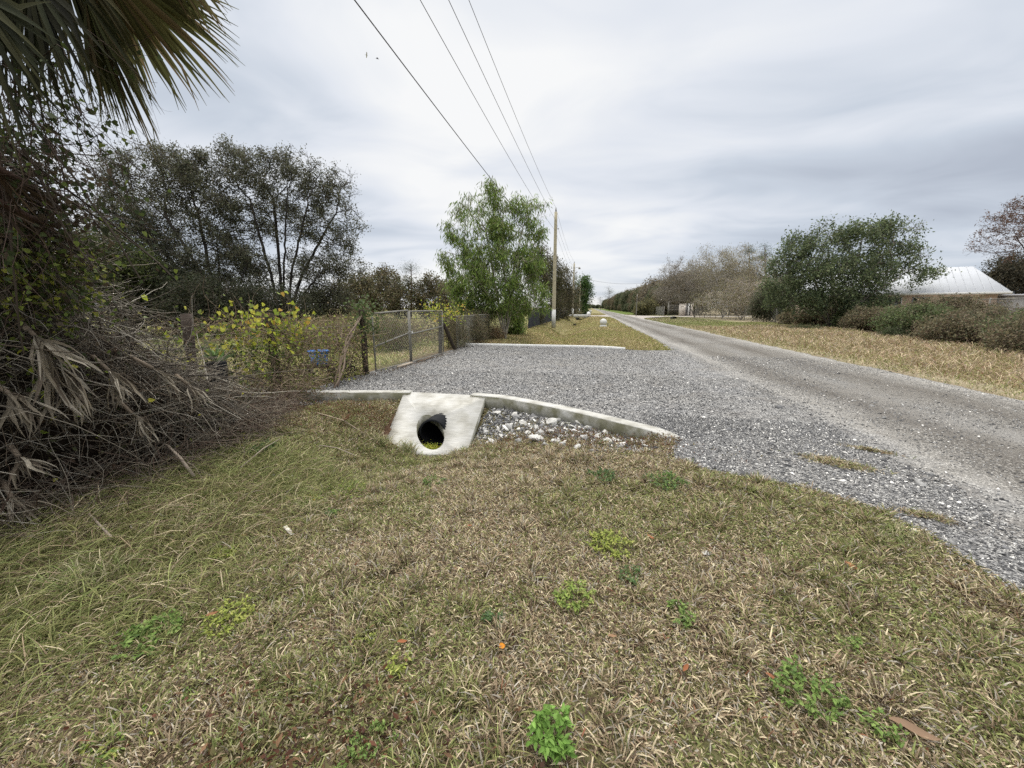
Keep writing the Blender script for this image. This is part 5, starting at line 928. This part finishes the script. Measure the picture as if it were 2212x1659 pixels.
# hanging vines
VL = [(.07, .10, .025), (.11, .15, .035), (.16, .20, .04), (.05, .07, .025)]; VY = [(.42, .44, .05), (.34, .40, .05), (.50, .48, .08), (.25, .33, .05), (.55, .36, .08)]
def vine(name, S, D, ln, r, lb, lcols, per, ls, seg=9, curl=.35, grav=.12, cols=[(.10, .07, .055), (.07, .05, .04)], sig=.03, kind='heart', gr=None, base=None):
    o = empty(name, base if base is not None else S[0], lb, 'vine', gr); b0 = np.array(o.location); mb = MB(); n = len(S); p = np.asarray(S, float)-b0; d = nrm(np.asarray(D, float)); bend = R.normal(size=(n, 3))*curl; nodes = []; c = pal(cols, n, jit=.15); ln = np.ones(n)*ln; r = np.ones(n)*r
    for s in range(seg):
        d = nrm(d+bend*.35+R.normal(size=(n, 3))*curl*.6+[0, 0, -grav]); q = p+d*(ln/seg)[:, None]; prisms(mb, p, q, r*(1-s/seg*.5), r*(1-(s+1)/seg*.5), 3, c); nodes.append(q); p = q
    mb.build('stem', M_twig, o); N_ = np.concatenate(nodes); m = int(per)
    if m: i = R.integers(0, len(N_), m); lf = MB(); D2 = rdir(m); D2[:, 2] -= .5; leaves(lf, N_[i]+R.normal(size=(m, 3))*sig, D2, rdir(m, .3)+[.3, -.9, 0], ls*R.uniform(.6, 1.25, m), ls*R.uniform(.6, 1.1, m), pal(lcols, m, jit=.12), kind); lf.build('foliage', M_leaf, o)
    return o
def cloud(u0, u1, v0, v1, x0, x1, n):
    return np.array([XP(R.uniform(u0, u1), R.uniform(v0, v1), R.uniform(x0, x1)) for _ in range(n)])
vine('hanging_vine', cloud(-40, 190, 60, 330, -3.9, -3.3, 90), R.normal(size=(90, 3))+[0, 0, -1.2], R.uniform(.4, 1.1, 90), R.uniform(.0015, .004, 90), 'vine with silhouette-dark leaves hanging below the palm fronds', [(.04, .055, .02), (.06, .08, .025), (.035, .05, .02)], 420, .036, grav=.2)  # leaf colours darkened to imitate backlit silhouettes
vine('hanging_vine', cloud(-40, 150, 180, 520, -4.1, -3.5, 110), R.normal(size=(110, 3))+[.2, 0, -.5], R.uniform(.4, 1.0, 110), R.uniform(.0012, .003, 110), 'thin leafless vine web against the sky at the left', VL, 120, .034, grav=.1)
vine('hanging_vine', cloud(120, 250, 130, 330, -3.8, -3.4, 34), R.normal(size=(34, 3))*[1, 1, .6]+[.4, .3, -1], R.uniform(.5, 1.1, 34), .0012, 'wispy tendrils trailing right of the hanging vine', VL, 26, .04, curl=.5, grav=.1)
vine('trailing_branch', cloud(-30, 40, 220, 330, -3.9, -3.6, 6), R.normal(size=(6, 3))*.3+[.1, .25, -1], R.uniform(.9, 1.5, 6), .010, 'thick dark branch sweeping down at the left edge', VL, 60, .034, curl=.15, cols=[(.05, .04, .03)])
vine('climbing_vine', cloud(-30, 175, 545, 650, -4.3, -4.0, 120), R.normal(size=(120, 3)), R.uniform(.1, .4, 120), .003, 'olive-green leafy vine covering the top of the heap', VL+[(.24, .27, .05), (.3, .32, .06)], 1300, .034, sig=.09)
vine('climbing_vine', cloud(-30, 90, 400, 560, -4.3, -3.9, 90), R.normal(size=(90, 3)), R.uniform(.1, .45, 90), .003, 'green vine on the slope under the dark frond stalks', VL, 700, .036, sig=.08)
vine('climbing_vine', cloud(-30, 200, 600, 820, -4.3, -4.0, 200), R.normal(size=(200, 3)), R.uniform(.2, .6, 200), .003, 'brown tangle with scattered leaves at the heap left side', VL, 260, .038, sig=.06, cols=TW)
vine('dead_vine', cloud(-40, 115, 300, 570, -4.25, -3.9, 320), R.normal(size=(320, 3))+[0, 0, -.4], R.uniform(.2, .7, 320), R.uniform(.002, .005, 320), 'dark brown dead vine tangle climbing the left edge to the palm', [(.06, .045, .03), (.09, .07, .045), (.05, .06, .025)], 1100, .045, sig=.07, cols=[(.07, .055, .045), (.12, .10, .08), (.18, .155, .13)])
# sparse yellow leaves over the heap
n = 70; S = cloud(0, 560, 690, 990, -4.1, -3.95, n); ok = S[:, 2] > .1; vine('creeper', S[ok], rdir(int(ok.sum())), .4, .0015, 'thin creeper with scattered yellow-green leaves over the brush heap', VY[:4], 46, .042, cols=TW, base=S[0])
# fence vines
def fv(x, y0, y1, z0, z1, n, ln, lb, lc, per, ls, cols=TW, r=.003, sig=.04, name='fence_vine', sx=.18, curl=.35, grav=.02, D=(0, 0, .3)):
    S = np.stack([x+R.normal(size=n)*sx, R.uniform(y0, y1, n), R.uniform(z0, z1, n)], 1); return vine(name, S, R.normal(size=(n, 3))+np.array(D), R.uniform(.5, 1.2, n)*ln, R.uniform(.6, 1.4, n)*r, lb, lc, per, ls, sig=sig, curl=curl, grav=grav, cols=cols, base=(x, (y0+y1)/2, 0))
VB = [(.17, .12, .085), (.24, .185, .13), (.12, .085, .06), (.28, .22, .16)]
fv(-5.55, 3.7, 5.4, .3, 1.35, 240, .7, 'leafy vine on the wire fence around the thick brown post', VL+VY[:3], 420, .07, VB, sig=.07)
fv(-5.6, 4.9, 6.5, .05, 1.3, 380, .6, 'bright yellow-green vine draped over the wire fence', VY[3:4]+VL, 1300, .045, VB, sig=.09, r=.0045)
fv(-5.6, 5.2, 6.6, .95, 1.5, 110, .55, 'heart-leaved yellow vine crowning the fence top', VY, 300, .075, VB, sig=.06, D=(.2, .2, .5))
fv(-5.45, 6.0, 8.3, .02, 1.15, 520, .6, 'brown vine thicket between the vine-wrapped post and gate', [(.16, .17, .05), (.10, .13, .04), (.2, .15, .08), (.3, .33, .07)], 1900, .045, VB, sig=.09, r=.0055)
fv(-5.2, 3.9, 6.2, .0, .5, 520, .5, 'dry tan undergrowth at the foot of the wire fence', [(.25, .19, .12), (.17, .13, .08), (.16, .17, .06)], 900, .035, VB, sig=.08, sx=.3, r=.004)
fv(-5.3, 8.2, 8.7, .9, 1.75, 70, .35, 'dark green vine cluster on top of the black gate post', [(.07, .10, .035), (.10, .14, .05)], 420, .06, VB, sig=.08, sx=.08)
fv(-5.22, 8.7, 9.5, .5, 1.4, 60, .4, 'small leafy vine climbing the near gate leaf', [(.10, .13, .05), (.16, .17, .06)], 200, .04, VB, sig=.06, sx=.04)
fv(-5.15, 11.8, 14.6, 1.2, 1.65, 60, .5, 'yellow-green vine sprays over the far end of the gate', VY+VL[1:3], 420, .06, VB, sig=.08, sx=.15, D=(.4, 0, .4))
mb = MB()
for k in range(3):
    t = np.linspace(0, 1, 16); p, q = np.array([-5.05-.05*k, 6.75+.08*k, .0]), np.array([-5.36, 8.35, 1.45]); pts = p+(q-p)*t[:, None]+np.stack([.05*np.sin(t*9+k*2), .06*np.sin(t*7+k), .09*np.sin(t*3.1)], 1); tube(mb, pts, .022-.008*t, 6, (.22, .17, .13))
tag(mb.build('woody_vine', M_twig), 'thick twisted woody vine slanting up to the black gate post', 'vine')
# shrubs along the fence past the gate
def fshrub(x, y, w, h, cols, per, lb, ls=.05, n=200, twc=(.2, .16, .12)):
    A = rdir(n)*(R.random((n, 1))**.45)*[w, w*1.3, h*.55]+[x, y, h*.48]; A[:, 2] = np.maximum(A[:, 2], .06); st = [[(x+R.normal()*.3, y+R.normal()*.4, -.05), (x+R.normal()*.35, y+R.normal()*.5, .3)] for _ in range(6)]
    tree('fence_shrub', (x, y, 0), st, A, .16, .17, True, cols, ls, per, (.17, .13, .1), .004, lb, 'shrub', None, 4, .07, 0, .003, .28, .5, 20000, .45, twc, .3)
BG = [(.12, .11, .06), (.17, .14, .08), (.10, .12, .05), (.2, .16, .1)]
fshrub(-5.5, 15.0, .6, 1.35, BG, 5, 'brown-green shrub just past the leaning post'); fshrub(-5.3, 16.9, .65, 1.3, BG, 5, 'tan shrub near the far kerb end'); fshrub(-5.6, 18.9, .8, 1.4, BG, 5, 'twiggy grey shrub under the willowy tree'); fshrub(-4.9, 19.6, .45, .6, [(.3, .17, .09), (.24, .15, .08), (.2, .17, .08)], 4, 'low rusty dry shrub at the foot of the willowy tree')
fshrub(-7.4, 13.5, 1.0, 1.15, [(.12, .14, .05), (.2, .17, .08), (.16, .12, .08)], 5, 'brown weedy shrub in the yard behind the gate', n=260); fshrub(-9.5, 12.5, 1.3, 1.1, [(.15, .15, .06), (.2, .15, .09)], 4, 'wide dry shrub in the yard seen through the vines', n=260)
mb = MB(); n = 9000; x, y = R.uniform(-22, -6.5, n), R.uniform(15, 21, n); leaves(mb, np.stack([x, y, R.uniform(.05, 1.15, n)*(.5+.8*fbm(x, y, .5, 81))], 1), rdir(n, .8), rdir(n), R.uniform(.1, .22, n), R.uniform(.03, .07, n), pal([(.2, .14, .10), (.16, .12, .07), (.13, .14, .06), (.25, .19, .12)], n)); tag(mb.build('dry_weeds', M_leaf), 'band of tall purplish-brown dry weeds across the yard', 'dry weeds', kind='stuff')
# small things in the yard
p = P(687, 757, 8.6); p[2] = .35; tb = empty('plastic_tub', p, 'bright blue plastic tub glimpsed through the fence vines', 'tub', rz=.3); M_blue = vcmat('blue_plastic', .4, col=(.05, .20, .55), nscale=6, namp=.25)
mb = MB(); th = np.linspace(0, 2*math.pi, 20, endpoint=False)
V = [[r*math.cos(t), r*.8*math.sin(t), z] for r, z in ((.17, 0), (.22, .30), (.20, .30), (.15, .02)) for t in th]; mb.add(V, [np.array([[j*20+a, j*20+(a+1) % 20, (j+1)*20+(a+1) % 20, (j+1)*20+a] for j in range(3) for a in range(20)]), np.arange(60, 80)[None]]); mb.build('body', M_blue, tb)
mb = MB(); tube(mb, [[.235*math.cos(t), .19*math.sin(t), .3] for t in np.linspace(0, 2*math.pi, 21)], .014, 6, cap=False); mb.build('rim', M_blue, tb)
st_ = empty('bench', (p[0], p[1], 0), 'low grey plank stand under the blue tub', 'stand', rz=.3); mb = MB(); box(mb, (0, 0, .32), (.6, .45, .04)); mb.build('top', M_wood, st_)
for dx in (-.25, .25):
    mb = MB(); box(mb, (dx, 0, .15), (.05, .4, .3)); mb.build('leg', M_wood, st_)
p = XP(465, 778, -5.1); pt = empty('potted_plant', (p[0], p[1], p[2]-.02), 'spiky green plant in a dark pot between the two fence posts', 'potted plant'); mb = MB(); tube(mb, [[0, 0, -.55], [0, 0, -.5], [0, 0, -.02], [0, 0, .0]], [.08, .1, .13, .12], 14); mb.build('pot', M_black, pt)
mb = MB(); n = 16; D = rdir(n, 1.4); leaves(mb, np.zeros((n, 3)), D, rdir(n), R.uniform(.22, .36, n), np.full(n, .045), pal([(.12, .2, .07), (.17, .25, .09)], n), 'fold'); mb.build('foliage', M_leaf, pt)
mb = MB(); tube(mb, [(-5.02, 9.35, .05), (-4.98, 10.15, .06)], .03, 7, (.45, .38, .3)); tag(mb.build('timber_rail', M_stone), 'pale round rail lying along the foot of the near gate leaf', 'rail')
mb = MB(); tube(mb, [(-4.98, 10.5, .04), (-4.95, 11.0, .05), (-4.98, 11.5, .05)], .018, 7, (.2, .15, .11)); tag(mb.build('stick', M_twig), 'brown stick lying along the foot of the far gate leaf', 'stick')
# fallen trunk and tyre-dark shape behind the vines
mb = MB(); a, b = P(800-120, 700, 17), P(570, 690, 17); a[2] = .25; b[2] = .75; tube(mb, [a, (a+b)/2+[0, 0, .1], b], [.12, .14, .1], 8, (.05, .04, .035)); tag(mb.build('fallen_log', M_bark), 'dark fallen log in the yard below the many-stemmed oak', 'log')
mb = MB(); n = 90; q = np.array([-5.55, 8.0, .1]); leaves(mb, q+R.normal(size=(n, 3))*[.08, .1, .1]+[0, 0, .12], rdir(n), rdir(n), R.uniform(.06, .14, n), R.uniform(.03, .06, n), (.012, .013, .015)); tag(mb.build('black_bag', M_black), 'crumpled black plastic bag at the foot of the black gate post', 'plastic bag')

# ------------------------------------------------------------------ birds
def bird(u, v, d, s, col, lb, roll):
    p = P(u, v, d); o = empty('bird', p, lb, 'bird', 'birds in the sky', rz=YAW+.4); mb = MB()
    body = [(-.5, .0), (-.42, .03), (-.2, .075), (.1, .10), (.3, .08), (.42, .055), (.5, .05), (.58, .02), (.64, 0)]
    tube(mb, [[x*s*.5, 0, 0.0] for x, _ in body], [max(.002, r*s*.5) for _, r in body], 8, col)
    c = math.cos
    for sg in (-1, 1):
        w = [(.12, .04, 0), (.16, .45, .16), (.02, 1.0, .05), (-.1, .95, .04), (-.08, .5, .14), (-.16, .05, 0)]; V = [[x*s, sg*y*s*.75, z*s] for x, y, z in w]; V2 = [[x, y, z-.01*s] for x, y, z in V]
        mb.add(V+V2, [np.array([[0, 1, 4, 5], [1, 2, 3, 4], [6, 11, 10, 7], [7, 10, 9, 8], [0, 6, 7, 1], [1, 7, 8, 2], [2, 8, 9, 3], [3, 9, 10, 4], [4, 10, 11, 5]])], col)
    mb.add([[-.2*s, 0, 0], [-.42*s, .1*s, 0], [-.4*s, 0, .0], [-.42*s, -.1*s, 0]], np.array([[0, 1, 2, 3]]), col); mb.build('body', vcmat('feather', .8), o); o.rotation_euler.x = roll
bird(815, 127, 60, .75, (.03, .03, .035), 'dark bird flying left of the overhead cables', .6); bird(792, 119, 110, 1.0, (.45, .46, .5), 'paler, fainter bird just left of the dark one', -.4)
print('vertices', sum(len(o.data.vertices) for o in bpy.data.objects if o.type == 'MESH'))
